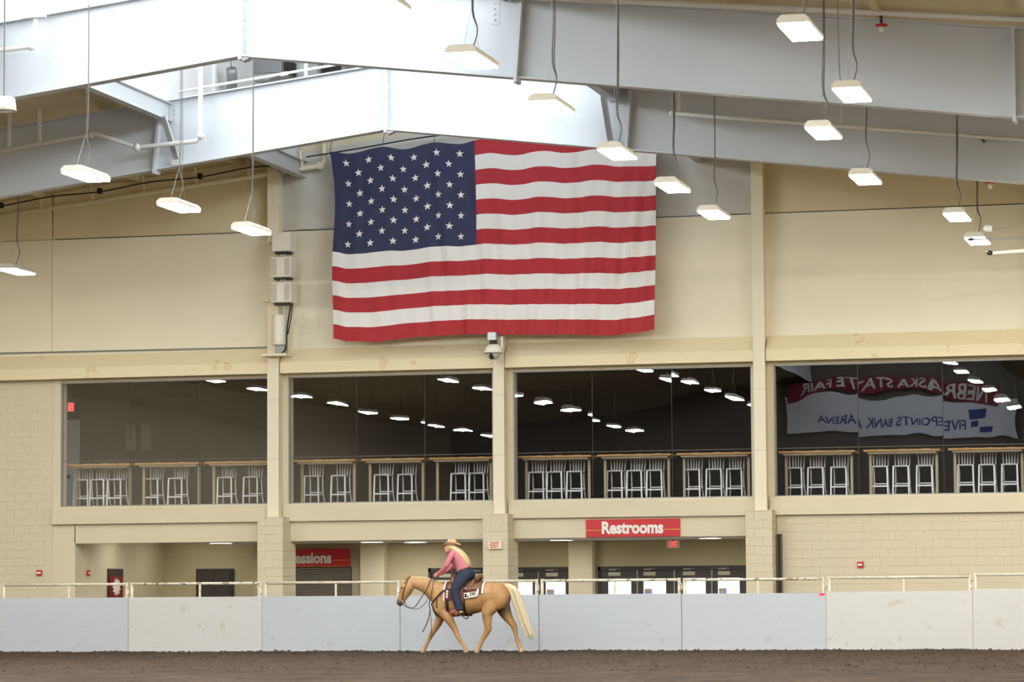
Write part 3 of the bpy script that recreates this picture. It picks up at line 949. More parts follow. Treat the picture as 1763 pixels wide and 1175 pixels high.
VIEW = [(-11.16, 37.36, 'hanging lamp cut by the top edge above the near beam'), (-11.146, 41.744, 'hanging lamp in front of the near beam, left of its bolted splice'),
        (-11.056, 46.081, 'hanging lamp in front of the bright far beam'), (-11.158, 51.199, 'hanging lamp overlapping the top right of the flag'),
        (-11.113, 55.667, 'hanging lamp just right of the flag edge'), (-11.136, 59.841, 'hanging lamp right of the flag and left of the bare column, lowest of its row'),
        (-6.406, 40.819, 'largest hanging lamp at the top right'), (-6.486, 46.183, 'hanging lamp with two cords below the largest one at the right'),
        (-7.471, 49.859, 'hanging lamp between the two roof beams at the right'), (-7.592, 55.597, 'hanging lamp at the lower edge of the far beam, right side'),
        (-6.621, 61.619, 'hanging lamp against the right wall with a kinked cord'), (-6.66, 65.837, 'low hanging lamp crossed by a thin rod near the right edge'),
        (-20.694, 51.22, 'hanging lamp on the far beam at the left'), (-20.656, 55.789, 'hanging lamp above the left wall, middle of its row'),
        (-20.553, 59.695, 'hanging lamp beside the top of the speaker column'), (-28.082, 65.396, 'low hanging lamp cut by the left edge')]
for i, (x, y, lab) in enumerate(VIEW):
    lamp(x, y, lab, 'arena lamps in view', sway=random.uniform(-0.04, 0.04))
lamp_extra_cord = [o for o in C.objects if o.get('label', '').startswith('hanging lamp with two cords')][0]
part('power_cord', MB().tube([(-6.6, 46.2, 8.65), (-6.66, 46.2, 8.75), (-6.68, 46.2, 9.3), (-6.69, 46.2, 11.1)], 0.009, 6, 3), 'cable_grey', lamp_extra_cord)
# the rows go on towards and behind the camera (they are what the windows mirror)
rows = {-11.13: [32.9, 28.4, 24.0], -20.66: [45.9, 41.6, 37.8, 33.4, 29.0, 24.5, 22.0],
        -28.08: [43.2, 38.7, 34.3, 29.9, 25.4, 21.0, 16.5, 12.1], -35.5: [62.0, 57.6, 53.2, 49.6, 45.2, 40.8, 36.3, 31.9, 27.4, 23.0, 18.6, 14.1, 9.7],
        -6.6: [36.0, 31.6, 27.2, 22.7, 18.3, 13.8], -0.5: [64.5, 60.0, 55.6, 51.2, 46.7, 42.3, 37.8, 33.4, 29.0, 20.1]}
for x, ys in rows.items():
    for y in ys:
        lamp(x, y, 'hanging arena lamp beyond the frame of the picture', 'arena lamps outside the picture', cable=False)

# rods of a rig reaching in from the right edge
rg = empty('hanging_rig', (-5.6, 64.5, 8.2), 'thin horizontal rods with white and dark end caps reaching in at the right edge', 'rig')
part('rod', MB().tube([(-6.62, 64.5, 8.42), (-4.0, 64.5, 8.40)], 0.018, 8), 'galvanised', rg)
part('rod', MB().tube([(-6.24, 64.5, 8.62), (-4.0, 64.5, 8.57)], 0.02, 8), 'table_steel', rg)
part('end_cap', MB().tube([(-6.39, 64.5, 8.60), (-6.34, 64.5, 8.64), (-6.22, 64.5, 8.63)], [0.04, 0.075, 0.07], 10), 'sign_white', rg)
part('arm', MB().tube([(-6.22, 64.5, 8.12), (-4.0, 64.5, 8.22)], [0.035, 0.06], 8), 'white_plastic', rg)
part('arm_tip', MB().ellipsoid((-6.28, 64.5, 8.13), (0.07, 0.05, 0.05), 10, 6), 'dark_metal', rg, smooth=True)
part('rod_socket', MB().ellipsoid((-6.66, 64.5, 8.42), (0.07, 0.04, 0.035), 10, 6), 'dark_metal', rg, smooth=True)
part('hanger', MB().tube([(-4.4, 64.5, 8.2), (-4.4, 64.5, roofz(-4.4))], 0.02, 6), 'galvanised', rg)

# ------------------------------------------------------------------ flag
fl = empty('flag', (-18.6, 71.45, 7.33), 'large stars and stripes flag hung on the end wall', 'flag')
FX0, FX1 = -22.62, -14.63
TOPX = [(0.0, 11.87), (0.06, 11.80), (0.163, 11.93), (0.23, 11.85), (0.325, 11.98), (0.40, 11.92), (0.49, 12.03), (0.57, 11.95), (0.655, 12.03), (0.73, 11.95), (0.82, 12.02), (0.90, 11.93), (1.0, 11.90)]
BOTX = [(0.0, 7.37), (0.05, 7.29), (0.13, 7.26), (0.25, 7.34), (0.42, 7.38), (0.55, 7.34), (0.70, 7.31), (0.88, 7.26), (0.94, 7.30), (1.0, 7.36)]
def interp(T, u):
    for (a, p), (b, q) in zip(T[:-1], T[1:]):
        if u <= b:
            t = (u - a) / (b - a)
            t = t * t * (3 - 2 * t)
            return p + (q - p) * t
    return T[-1][1]
def fpt(u, v, off=0.0):
    """u from the hoist to the fly, v from the top down"""
    top, bot = interp(TOPX, u), interp(BOTX, u)
    lx = 0.10 * math.sin(PI * v * 0.9) + 0.04 * math.sin(v * 7) * (1 - u)
    x = FX0 + (FX1 - FX0) * u + lx * (1 - u) - 0.10 * v * u
    z = top + (bot - top) * v
    d = (0.034 * math.sin(u * 120 + 3 * math.sin(v * 3 + u * 5)) + 0.024 * math.sin(u * 67 - v * 5 + 2 * math.sin(v * 4))) * (0.35 + 0.5 * min(1, v * 2)) * (1.0 if u > 0.3 else 0.45)
    d += 0.035 * math.sin(u * 24 + 5 * v) * (1 - v) * v * 2
    d += 0.06 * max(0, v - 0.9) * 6 * math.sin(u * 30 + 2)
    d += (1 - u) ** 6 * 0.05 * math.sin(v * 9)
    return Vector((x, 71.45 + d - off, z))
NU = 220
CU = 0.449
stripe_grid = []
for k in range(13):
    v0, v1 = k / 13, (k + 1) / 13
    u0 = CU if k < 7 else 0.0
    n = int(NU * (1 - u0))
    mb = MB().grid(lambda a, b: fpt(u0 + (1 - u0) * a, v0 + (v1 - v0) * b), n, 4)
    part('stripe', mb, 'flag_red' if k % 2 == 0 else 'flag_white', fl, smooth=True)
ct = part('canton', MB().grid(lambda a, b: fpt(CU * a, 7 / 13 * b), 100, 28), 'flag_blue', fl, smooth=True)
SW, SH = FX1 - FX0, 4.6
for r in range(9):
    n = 6 if r % 2 == 0 else 5
    for k in range(n):
        uc = CU * (0.105 + (0.158 * k if n == 6 else 0.079 + 0.158 * k))
        vc = 7 / 13 * (0.098 + 0.101 * r)
        vs = [fpt(uc, vc, 0.012)]
        for q in range(10):
            rad = 0.098 if q % 2 == 0 else 0.040
            t = PI / 2 + q * PI / 5
            vs.append(fpt(uc + rad * math.cos(t) / SW, vc - rad * math.sin(t) / SH, 0.012))
        part('star', MB().add(vs, [(0, 1 + (q + 1) % 10, 1 + q) for q in range(10)]), 'flag_white', ct)
for u in (0.0, 0.163, 0.325, 0.49, 0.655, 0.82, 1.0):
    q = fpt(u, 0)
    part('tie_cord', MB().tube([tuple(q), (q.x, q.y + 0.2, min(q.z + 0.35, 12.4))], 0.008, 5), 'cable_grey', fl)

# ------------------------------------------------------------------ signs
def board(name, xa, xb, za, zb, y, label):
    s = empty(name, ((xa + xb) / 2, y, za), label, 'sign')
    part('board', MB().bbox(xa, y, za, xb, y + 0.04, zb, 0.004), 'sign_red', s)
    return s
s = board('restroom_sign', -16.565, -14.318, 2.575, 2.99, 72.16, 'red Restrooms sign with white letters above the glass doors')
part('lettering', moved(text_mb('Restrooms', 1.47, 0.30, 0.012, 0.04), -16.18, 72.158, 2.645), 'sign_white', s)
part('yellow_line', MB().box(-16.56, 72.152, 2.733, -16.20, 72.16, 2.748).box(-14.69, 72.152, 2.733, -14.32, 72.16, 2.748), 'sign_yellow', s)
s = board('concession_sign', -25.62, -23.37, 1.99, 2.44, 75.42, 'red Concessions sign half hidden by a pilaster, over the grey shutter')
part('lettering', moved(text_mb('Concessions', 1.68, 0.29, 0.012, 0.04), -25.53, 75.418, 2.07), 'sign_white', s)
part('yellow_line', MB().box(-23.81, 75.412, 2.145, -23.375, 75.42, 2.157), 'sign_yellow', s)
part('yellow_edge', MB().box(-25.61, 75.412, 1.998, -23.375, 75.42, 2.006), 'sign_yellow', s)
e = empty('exit_sign', (-18.61, 71.56, 2.31), 'cream EXIT sign on the pilaster behind the rider', 'sign')
part('box', MB().bbox(-18.775, 71.53, 2.31, -18.45, 71.597, 2.50, 0.006), 'exit_box', e)
part('lettering', moved(text_mb('EXIT', 0.20, 0.145, 0.006, 0.012), -18.715, 71.53, 2.335), 'letter_red', e)
e = empty('exit_sign', (-15.06, 75.0, 2.355), 'lit red EXIT sign hanging under the restroom sign', 'sign')
part('box', MB().bbox(-15.23, 75.0, 2.355, -14.90, 75.06, 2.54, 0.006), 'exit_box', e)
part('lettering', moved(text_mb('EXIT', 0.20, 0.15, 0.006, 0.016), -15.15, 75.0, 2.375), 'exit_glow', e)
part('mount', MB().box(-15.08, 75.01, 2.54, -15.04, 75.05, 2.57), 'grey_metal', e)
e = empty('exit_sign', (-31.3, 76.5, 6.12), 'glowing red exit box inside the lounge at the far left window', 'sign')
part('box', MB().bbox(-31.46, 76.46, 6.11, -31.36, 76.6, 6.33, 0.005), 'grey_metal', e)
part('lit_face', MB().box(-31.36, 76.46, 6.11, -31.24, 76.58, 6.33), 'exit_glow', e)
part('mount', MB().box(-31.36, 76.5, 6.33, -31.32, 76.56, 6.62), 'grey_metal', e)

def alarm(x, y, z, label, side=False):
    a = empty('fire_alarm', (x, y, z - 0.07), label, 'alarm', 'fire alarms')
    if side:
        part('backplate', MB().bbox(x, y - 0.07, z - 0.07, x + 0.05, y + 0.07, z + 0.07, 0.005), 'sign_red', a)
        part('strobe', MB().bbox(x + 0.05, y - 0.05, z - 0.025, x + 0.07, y + 0.05, z + 0.02, 0.004), 'sign_white', a)
    else:
        part('backplate', MB().bbox(x - 0.07, y, z - 0.07, x + 0.07, y + 0.05, z + 0.07, 0.005), 'sign_red', a)
        part('strobe', MB().bbox(x - 0.05, y - 0.03, z - 0.022, x + 0.05, y, z + 0.022, 0.004), 'sign_white', a)
alarm(-30.33, 72.15, 1.862, 'red fire alarm with white strobe on the far left wall')
alarm(-10.113, 72.15, 1.875, 'red fire alarm with white strobe on the right wall')
alarm(-29.4, 73.0, 1.86, 'small red fire alarm on the side wall of the left recess', True)
cg = empty('corner_guard', (-11.97, 72.12, 0.0), 'tall dark steel channel standing in the corner right of the pilaster', 'channel')
part('channel', MB().box(-12.02, 72.08, 0.0, -11.92, 72.14, 2.60), 'dark_metal', cg)
part('lip', MB().box(-12.03, 72.06, 0.0, -12.01, 72.19, 2.60).box(-11.93, 72.06, 0.0, -11.915, 72.19, 2.60), 'shutter_grey', cg)

# ------------------------------------------------------------------ speaker cluster on the left column
sc = empty('speaker_cluster', (-23.9, 71.5, 7.0), 'cluster of white speakers stacked on the left steel column', 'speaker')
tb = part('top_box', MB().bbox(-24.04, 71.3, 9.49, -23.57, 71.79, 9.94, 0.015), 'white_plastic', sc)
part('connector', MB().box(-23.98, 71.35, 9.44, -23.64, 71.7, 9.49), 'dark_metal', tb)
for z0 in (8.86, 8.25):
    b = part('horn_box', MB().bbox(-24.05, 71.22, z0, -23.53, 71.75, z0 + 0.49, 0.02), 'white_plastic', sc)
    part('grille', MB().box(-24.02, 71.212, z0 + 0.04, -23.89, 71.222, z0 + 0.45), 'grille_grey', b)
    part('grille', MB().box(-23.69, 71.212, z0 + 0.04, -23.56, 71.222, z0 + 0.45), 'grille_grey', b)
    part('handle', MB().tube([(-23.86, 71.4, z0 + 0.48), (-23.85, 71.4, z0 + 0.55), (-23.73, 71.4, z0 + 0.55), (-23.72, 71.4, z0 + 0.48)], 0.014, 6), 'white_plastic', b)
    part('underside_plug', MB().box(-24.0, 71.35, z0 - 0.05, -23.6, 71.6, z0), 'dark_metal', b)
cy = part('column_speaker', MB().lathe([(0.001, 0.0), (0.155, 0.01), (0.16, 0.05), (0.16, 0.70), (0.15, 0.745), (0.001, 0.75)], (-23.93, 71.55, 7.24), 24), 'white_plastic', sc, smooth=True)
part('cable', MB().tube([(-23.62, 71.5, 8.22), (-23.66, 71.5, 8.0), (-23.72, 71.5, 7.6), (-23.74, 71.5, 7.2), (-23.85, 71.5, 7.05)], 0.02, 6, 4), 'black_rubber', sc)
part('cable', MB().tube([(-23.58, 71.5, 8.22), (-23.62, 71.5, 7.9), (-23.70, 71.5, 7.5)], 0.014, 6, 4), 'black_rubber', sc)
part('wall_bracket', MB().box(-24.36, 71.6, 8.32, -24.2, 71.8, 8.38).box(-24.36, 71.6, 9.72, -24.2, 71.8, 9.76), 'column_paint', sc)
part('shelf_plate', MB().bbox(-24.36, 71.45, 6.99, -23.72, 71.82, 7.05, 0.005), 'column_paint', sc)
part('junction_box', MB().bbox(-24.02, 71.5, 7.05, -23.78, 71.75, 7.24, 0.01), 'grey_metal', sc)
part('pole', MB().tube([(-23.86, 71.72, 7.05), (-23.86, 71.72, 9.6)], 0.04, 8), 'pipe_white', sc)

# dome camera over the middle column
dc = empty('dome_camera', (-18.55, 71.4, 6.72), 'white dome camera mounted above the middle column under the flag', 'camera')
part('bracket', MB().bbox(-18.67, 71.15, 7.20, -18.46, 71.36, 7.39, 0.01), 'galvanised', dc)
part('wall_arm', MB().box(-18.60, 71.3, 7.10, -18.50, 71.8, 7.19), 'white_plastic', dc)
part('neck', MB().tube([(-18.55, 71.28, 7.22), (-18.55, 71.28, 7.08)], 0.09, 12), 'dark_metal', dc)
part('hood', MB().lathe([(0.05, 0.22), (0.14, 0.19), (0.20, 0.12), (0.235, 0.03), (0.245, 0.0), (0.225, 0.0), (0.19, 0.10), (0.05, 0.17)], (-18.55, 71.28, 6.90), 28), 'white_plastic', dc, smooth=True)
part('dome', MB().lathe([(0.15, 0.02), (0.15, -0.04), (0.12, -0.10), (0.06, -0.14), (0.001, -0.15)], (-18.55, 71.28, 6.90), 24), 'grille_grey', dc, smooth=True)
part('lens', MB().lathe([(0.05, 0.0), (0.05, -0.12), (0.001, -0.13)], (-18.57, 71.17, 6.88), 14), 'black_rubber', dc, smooth=True)
part('arm', MB().box(-18.40, 71.4, 6.92, -18.36, 71.5, 7.3), 'white_plastic', dc)

# ------------------------------------------------------------------ bar tables and stools in the lounge
def make_table(w):
    t = empty('bar_table', (0, 0, 0))
    part('table_top', MB().bbox(-w / 2, -0.38, 1.075, w / 2, 0.38, 1.125, 0.006), 'table_oak', t)
    part('apron', MB().box(-w / 2 + 0.1, -0.32, 1.03, w / 2 - 0.1, -0.30, 1.075).box(-w / 2 + 0.1, 0.30, 1.03, w / 2 - 0.1, 0.32, 1.075), 'table_steel', t)
    for sx in (-1, 1):
        x = sx * (w / 2 - 0.12)
        part('leg', MB().box(x - 0.03, -0.05, 0.03, x + 0.03, 0.01, 1.03), 'table_steel', t)
        part('foot', MB().bbox(x - 0.035, -0.33, 0.0, x + 0.035, 0.33, 0.035, 0.005), 'table_steel', t)
        part('top_bracket', MB().box(x - 0.03, -0.30, 1.03, x + 0.03, 0.30, 1.075), 'table_steel', t)
    return t
def make_stool():
    t = empty('bar_stool', (0, 0, 0))
    part('seat', MB().bbox(-0.19, -0.2, 0.735, 0.19, 0.18, 0.765, 0.01), 'brushed_alu', t)
    for sx in (-1, 1):
        part('leg', MB().bar((sx * 0.172, -0.18, 0.735), (sx * 0.188, -0.20, 0.0), 0.035, 0.035), 'brushed_alu', t)
        part('leg', MB().tube([(sx * 0.165, 0.19, 0.74), (sx * 0.16, 0.20, 0.55), (sx * 0.17, 0.24, 0.25), (sx * 0.20, 0.32, 0.0)], 0.017, 8, 3), 'brushed_alu', t)
        part('back_post', MB().tube([(sx * 0.165, 0.19, 0.74), (sx * 0.17, 0.21, 0.9), (sx * 0.185, 0.25, 1.13)], 0.017, 8, 3), 'brushed_alu', t)
        part('side_stretcher', MB().bar((sx * 0.187, -0.195, 0.30), (sx * 0.17, 0.235, 0.30), 0.02, 0.025), 'brushed_alu', t)
    for k in range(4):
        x = -0.09 + 0.06 * k
        part('slat', MB().bar((x, 0.195, 0.76), (x * 1.15, 0.255, 1.12), 0.03, 0.012, (0, 1, 0)), 'brushed_alu', t)
    part('top_rail', MB().tube([(-0.19, 0.245, 1.13), (-0.10, 0.275, 1.145), (0.0, 0.285, 1.15), (0.10, 0.275, 1.145), (0.19, 0.245, 1.13)], 0.024, 8, 3), 'brushed_alu', t)
    part('footrest', MB().bar((-0.19, -0.2, 0.29), (0.19, -0.2, 0.29), 0.03, 0.035), 'brushed_alu', t)
    part('rear_stretcher', MB().bar((-0.17, 0.22, 0.36), (0.17, 0.22, 0.36), 0.02, 0.025), 'brushed_alu', t)
    return t
TX = [[(-29.05, 1.68), (-27.247, 1.68), (-25.42, 1.70)], [(-23.2, 1.57), (-21.47, 1.57), (-19.775, 1.56)], [(-17.46, 1.78), (-15.53, 1.78), (-13.617, 1.76)], [(-11.18, 1.84), (-9.2, 1.83), (-7.24, 1.82)]]
SX = [[[-29.67, -29.23, -28.78], [-27.81, -27.16], [-25.89, -25.21]], [[-23.65, -22.96], [-21.86, -21.28], [-19.94, -19.48]],
      [[-18.02, -17.56, -17.08], [-16.09, -15.61, -15.13], [-14.21, -13.69, -13.21]], [[-11.78, -11.28, -10.73], [-9.78, -9.28, -8.73], [-7.79, -7.29, -6.77]]]
WN = ['first', 'second', 'third', 'fourth']
TN = ['left', 'middle', 'right']
protos = {}
stool0 = make_stool()
used = False
for wi in range(4):
    for ti in range(3):
        x, w = TX[wi][ti]
        key = round(w, 1)
        if key in protos:
            t = copy_tree(protos[key])
        else:
            t = protos[key] = make_table(w)
        t.location = (x, 73.14, 3.42)
        tag(t, 'oak topped bar table, %s one in the %s window from the left' % (TN[ti], WN[wi]), 'table', 'bar tables behind the windows')
        ss = SX[wi][ti]
        for k, sx in enumerate(ss):
            s = copy_tree(stool0) if used else stool0
            used = True
            s.location = (sx, 73.36 + random.uniform(-0.03, 0.03), 3.42)
            s.rotation_euler = (0, 0, random.uniform(-0.05, 0.05))
            pos = (['left', 'right'] if len(ss) == 2 else ['left', 'middle', 'right'])[k]
            tag(s, 'aluminium bar stool, %s of %s at the %s table, %s window from the left' % (pos, 'two' if len(ss) == 2 else 'three', TN[ti], WN[wi]), 'stool', 'bar stools behind the windows')
for x0, lab in ((-31.05, 'left of two pale framed pictures in the dark lounge'), (-30.62, 'right of two pale framed pictures in the dark lounge')):
    p = empty('framed_picture', (x0 + 0.16, 79.75, 5.2), lab, 'picture', 'lounge pictures')
    part('picture_frame', MB().box(x0, 79.76, 5.2, x0 + 0.34, 79.8, 5.95), 'dark_metal', p)
    part('print', MB().box(x0 + 0.03, 79.75, 5.24, x0 + 0.31, 79.765, 5.91), 'picture_paper', p)

# ------------------------------------------------------------------ banners on the opposite end wall, mirrored by the right window
YBN = -9.75
def flat_back(mb):
    """turn lettering round so that it reads from the arena (+y side)"""
    mb.v = [(-v[0], -v[1], v[2]) for v in mb.v]
    return mb
b = empty('arena_banner', (-19.5, YBN, 9.2), 'white banner with blue arena lettering on the opposite wall, seen mirrored in the right window', 'banner')
part('sheet', MB().box(-24.9, YBN - 0.02, 9.2, -14.25, YBN, 11.1), 'banner_white', b)
part('lettering', moved(flat_back(text_mb('FIVEPOINTS BANK ARENA', 6.5, 0.50, 0.02, 0.015)), -16.75, YBN, 9.62), 'banner_blue', b)
part('logo', MB().box(-16.55, YBN, 10.15, -15.65, YBN + 0.02, 10.75).box(-16.45, YBN, 9.75, -15.95, YBN + 0.02, 10.05).box(-15.85, YBN, 9.45, -15.35, YBN + 0.02, 9.70), 'banner_blue', b)
b = empty('fair_banner', (-19.9, YBN, 11.0), 'dark red arched banner with white fair lettering, seen mirrored in the right window', 'banner')
mb = MB()
def arch(x): return 11.18 + 0.55 * (1 - ((x + 19.9) / 4.9) ** 2)
def bpt(u, v):
    x = -24.8 + 9.8 * u
    return (x, YBN + 0.03, arch(x) + (v - 0.5) * 0.72)
part('sheet', MB().grid(bpt, 40, 2), 'banner_red', b)
tx = flat_back(text_mb('NEBRASKA STATE FAIR', 8.6, 0.52, 0.02, 0.02))
tx = moved(tx, -15.6, YBN + 0.04, 0)
tx.v = [(v[0], v[1], v[2] + arch(v[0]) - 0.26) for v in tx.v]
part('lettering', tx, 'sign_white', b)

# ------------------------------------------------------------------ arena fence
YF = 68.0
seams = [-35.8, -32.7, -29.55, -26.385, -23.157, -19.90, -16.70, -13.475, -10.285, -7.127, -3.95, -0.8]
FLAB = ['pale fence panel beyond the left edge', 'bluish white fence panel at the left edge', 'bluish white fence panel below the left fire alarm',
        'warm white fence panel below the dark recess doors', 'bluish white fence panel below the concession sign', 'white fence panel behind the horse head and body',
        'white fence panel behind the horse tail and below the glass doors', 'grey white fence panel with pink tape on its corner', 'warm white fence panel below the right fire alarm',
        'warm white fence panel at the right edge', 'pale fence panel beyond the right edge']
for i in range(1, len(seams) - 2):
    a, b = seams[i] + 0.007, seams[i + 1] - 0.007
    zt = {7: 1.225, 8: 1.245, 9: 1.285}.get(i, 1.232)
    matn = 'fence_warm' if i in (3, 8, 9) else 'fence_cool'
    yo = YF + (0.0 if i % 2 else 0.015)
    f = empty('fence_panel', ((a + b) / 2, yo, -0.02), FLAB[i], 'fence panel', 'arena fence panels')
    part('board', MB().bbox(a, yo, -0.03, b, yo + 0.04, zt, 0.004), matn, f)
    rail = 'rail_rusty' if i in (3, 7, 6) else 'rail_paint'
    rz = zt + 0.305
    part('top_rail', MB().tube([(a + 0.06, yo + 0.06, rz), (b - 0.06, yo + 0.06, rz)], 0.032, 10), rail, f, smooth=True)
    for x in (a + 0.055, b - 0.055):
        p = part('end_post', MB().tube([(x, yo + 0.07, -0.02), (x, yo + 0.07, zt + 0.345)], 0.036, 10), 'rail_paint', f, smooth=True)
    part('mid_post', MB().tube([((a + b) / 2 + 0.1, yo + 0.07, -0.02), ((a + b) / 2 + 0.1, yo + 0.07, rz)], 0.027, 10), 'rail_paint', f, smooth=True)
    part('latch', MB().tube([(b - 0.06, yo + 0.03, zt + 0.25), (b + 0.0, yo + 0.02, zt + 0.22), (b + 0.01, yo + 0.02, zt + 0.10), (b - 0.05, yo + 0.03, zt + 0.06)], 0.012, 6, 3), 'rail_rusty', f)
    for k in range(4):
        bx = a + (b - a) * (0.03 + 0.313 * k)
        part('bolt_head', MB().box(bx, yo - 0.006, 0.55, bx + 0.02, yo + 0.001, 0.58), 'galvanised', f)
single('tape_mark', MB().add([(-10.46, YF - 0.004, 1.16), (-10.33, YF - 0.004, 1.165), (-10.29, YF - 0.004, 1.225), (-10.42, YF - 0.004, 1.215), (-10.46, YF, 1.16), (-10.33, YF, 1.165), (-10.29, YF, 1.225), (-10.42, YF, 1.215)],
       [(0, 1, 2, 3), (7, 6, 5, 4), (0, 4, 5, 1), (1, 5, 6, 2), (2, 6, 7, 3), (3, 7, 4, 0)]), 'tape_pink', 'piece of bright pink tape on the fence corner', 'tape')

# ------------------------------------------------------------------ horse and rider
HX, HY = -17.6, 65.0
def W3(p, y=None):
    """local figure coordinates -> world"""
    if y is None: return (p[0] + HX, p[1] + HY, p[2])
    return (p[0] + HX, y + HY, p[1])
def fused(mbs, voxel, smooth_it=4):
    """one continuous skin from overlapping lofts"""
    mb = MB()
    for q in mbs: mb.add(q.v, q.f)
    bm = bmesh.new()
    me0 = mb.mesh('tmp')
    bm.from_mesh(me0)
    bmesh.ops.recalc_face_normals(bm, faces=bm.faces)
    bm.to_mesh(me0); bm.free()
    ob = bpy.data.objects.new('tmp', me0)
    C.objects.link(ob)
    r = ob.modifiers.new('r', 'REMESH'); r.mode = 'VOXEL'; r.voxel_size = voxel
    s_ = ob.modifiers.new('s', 'SMOOTH'); s_.factor = 0.5; s_.iterations = smooth_it
    dg = bpy.context.evaluated_depsgraph_get()
    me = bpy.data.meshes.new_from_object(ob.evaluated_get(dg))
    out = MB()
    out.add([v.co[:] for v in me.vertices], [tuple(p.vertices) for p in me.polygons])
    bpy.data.objects.remove(ob); bpy.data.meshes.remove(me)
    return out
LEGK = 1.24
def thick(st):
    return [(a, b_, c, d * (LEGK if i > 1 else 1), e * (LEGK if i > 1 else 1)) for i, (a, b_, c, d, e) in enumerate(st)]
def dup_loft(st, **k):
    return MB().loft([(a + HX, b + HY, c, d, e) for a, b, c, d, e in st], **k)

def horse_coat():
    M = bpy.data.materials.new('palomino_coat')
    M.use_nodes = True
    nt = M.node_tree
    b = nt.nodes['Principled BSDF']
    b.inputs['Roughness'].default_value = 0.55
    tc = nt.nodes.new('ShaderNodeTexCoord')
    def ramp(inp, stops):
        r = nt.nodes.new('ShaderNodeValToRGB')
        r.color_ramp.elements[0].position, r.color_ramp.elements[0].color = stops[0]
        r.color_ramp.elements[1].position, r.color_ramp.elements[1].color = stops[1]
        nt.links.new(inp, r.inputs[0])
        return r.outputs[0]
    n = nt.nodes.new('ShaderNodeTexNoise'); n.inputs['Scale'].default_value = 5; n.inputs['Detail'].default_value = 5
    nt.links.new(tc.outputs['Object'], n.inputs['Vector'])
    coat = ramp(n.outputs['Fac'], [(0.3, srgb(158, 116, 68)), (0.7, srgb(188, 146, 96))])
    def dist(pt):
        d = nt.nodes.new('ShaderNodeVectorMath'); d.operation = 'DISTANCE'
        d.inputs[1].default_value = pt
        nt.links.new(tc.outputs['Object'], d.inputs[0])
        return d.outputs['Value']
    def mix(fac, a, bcol):
        mx = nt.nodes.new('ShaderNodeMixRGB')
        nt.links.new(fac, mx.inputs[0]); nt.links.new(a, mx.inputs[1])
        mx.inputs[2].default_value = bcol
        return mx.outputs[0]
    W_, K_ = (1, 1, 1, 1), (0, 0, 0, 1)
    muz = ramp(dist((-1.43, 0, 1.03)), [(0.07, W_), (0.15, K_)])
    col = mix(muz, coat, srgb(66, 58, 54))
    sep = nt.nodes.new('ShaderNodeSeparateXYZ')
    nt.links.new(tc.outputs['Object'], sep.inputs[0])
    low = ramp(sep.outputs['Z'], [(0.06, W_), (0.42, K_)])
    col = mix(low, col, srgb(182, 144, 102))
    hoof = ramp(sep.outputs['Z'], [(0.055, W_), (0.062, K_)])
    col = mix(hoof, col, srgb(160, 134, 104))
    thigh_shade = ramp(dist((0.83, 0.12, 0.93)), [(0.10, W_), (0.30, K_)])  # shade on the far hind leg's inner thigh, painted dark into the coat
    col = mix(thigh_shade, col, srgb(96, 72, 50))
    nt.links.new(col, b.inputs['Base Color'])
    MATS['palomino_coat'] = M
horse_coat()
mat('mane_cream', srgb(218, 202, 164), 0.6, var=0.3, vscale=14, stretch=(3, 3, 0.6))
mat('leather_brown', srgb(120, 82, 56), 0.5, var=0.25, vscale=10)
mat('leather_dark', srgb(46, 36, 32), 0.5)
mat('leather_red', srgb(150, 84, 60), 0.5)
mat('pad_weave', srgb(112, 50, 48), 0.85, var=0.5, vscale=22, var_col=srgb(64, 34, 36))
mat('pad_white', srgb(228, 220, 206), 0.8)
mat('denim', srgb(40, 47, 68), 0.8, var=0.35, vscale=5)
mat('shirt_pink', srgb(206, 122, 130), 0.75, var=0.12, vscale=7)
mat('skin', srgb(222, 160, 132), 0.55)
mat('straw_felt', srgb(222, 182, 146), 0.7, var=0.1, vscale=20)
mat('hair_blonde', srgb(214, 196, 148), 0.55, var=0.25, vscale=18, stretch=(3, 3, 0.6))
mat('chrome', srgb(220, 220, 220), 0.2, 0.9)

TRUNK=[(-0.688,1.078,0.097,0.100),(-0.640,1.083,0.211,0.170),(-0.552,1.099,0.317,0.210),(-0.451,1.118,0.375,0.235),(-0.275,1.120,0.371,0.270),(-0.023,1.119,0.340,0.290),(0.177,1.140,0.326,0.290),(0.378,1.176,0.310,0.270),(0.553,1.199,0.298,0.275),(0.703,1.171,0.308,0.280),(0.828,1.169,0.281,0.260),(0.915,1.164,0.217,0.220),(0.972,1.163,0.121,0.140),(0.990,1.151,0.060,0.060)]
NECK=[(-0.476,0.000,1.222,0.265,0.190),(-0.614,0.000,1.295,0.235,0.160),(-0.752,0.000,1.381,0.190,0.125),(-0.878,0.000,1.443,0.155,0.100),(-1.005,0.000,1.475,0.134,0.088),(-1.118,0.000,1.498,0.114,0.082),(-1.187,0.000,1.508,0.097,0.075)]
HEAD=[(-1.166,0.000,1.561,0.055,0.060),(-1.202,0.000,1.508,0.100,0.085),(-1.243,0.000,1.426,0.132,0.105),(-1.284,0.000,1.336,0.126,0.100),(-1.330,0.000,1.240,0.098,0.080),(-1.373,0.000,1.150,0.078,0.060),(-1.411,0.000,1.082,0.076,0.058),(-1.434,0.000,1.039,0.062,0.052),(-1.447,0.000,1.010,0.034,0.035)]
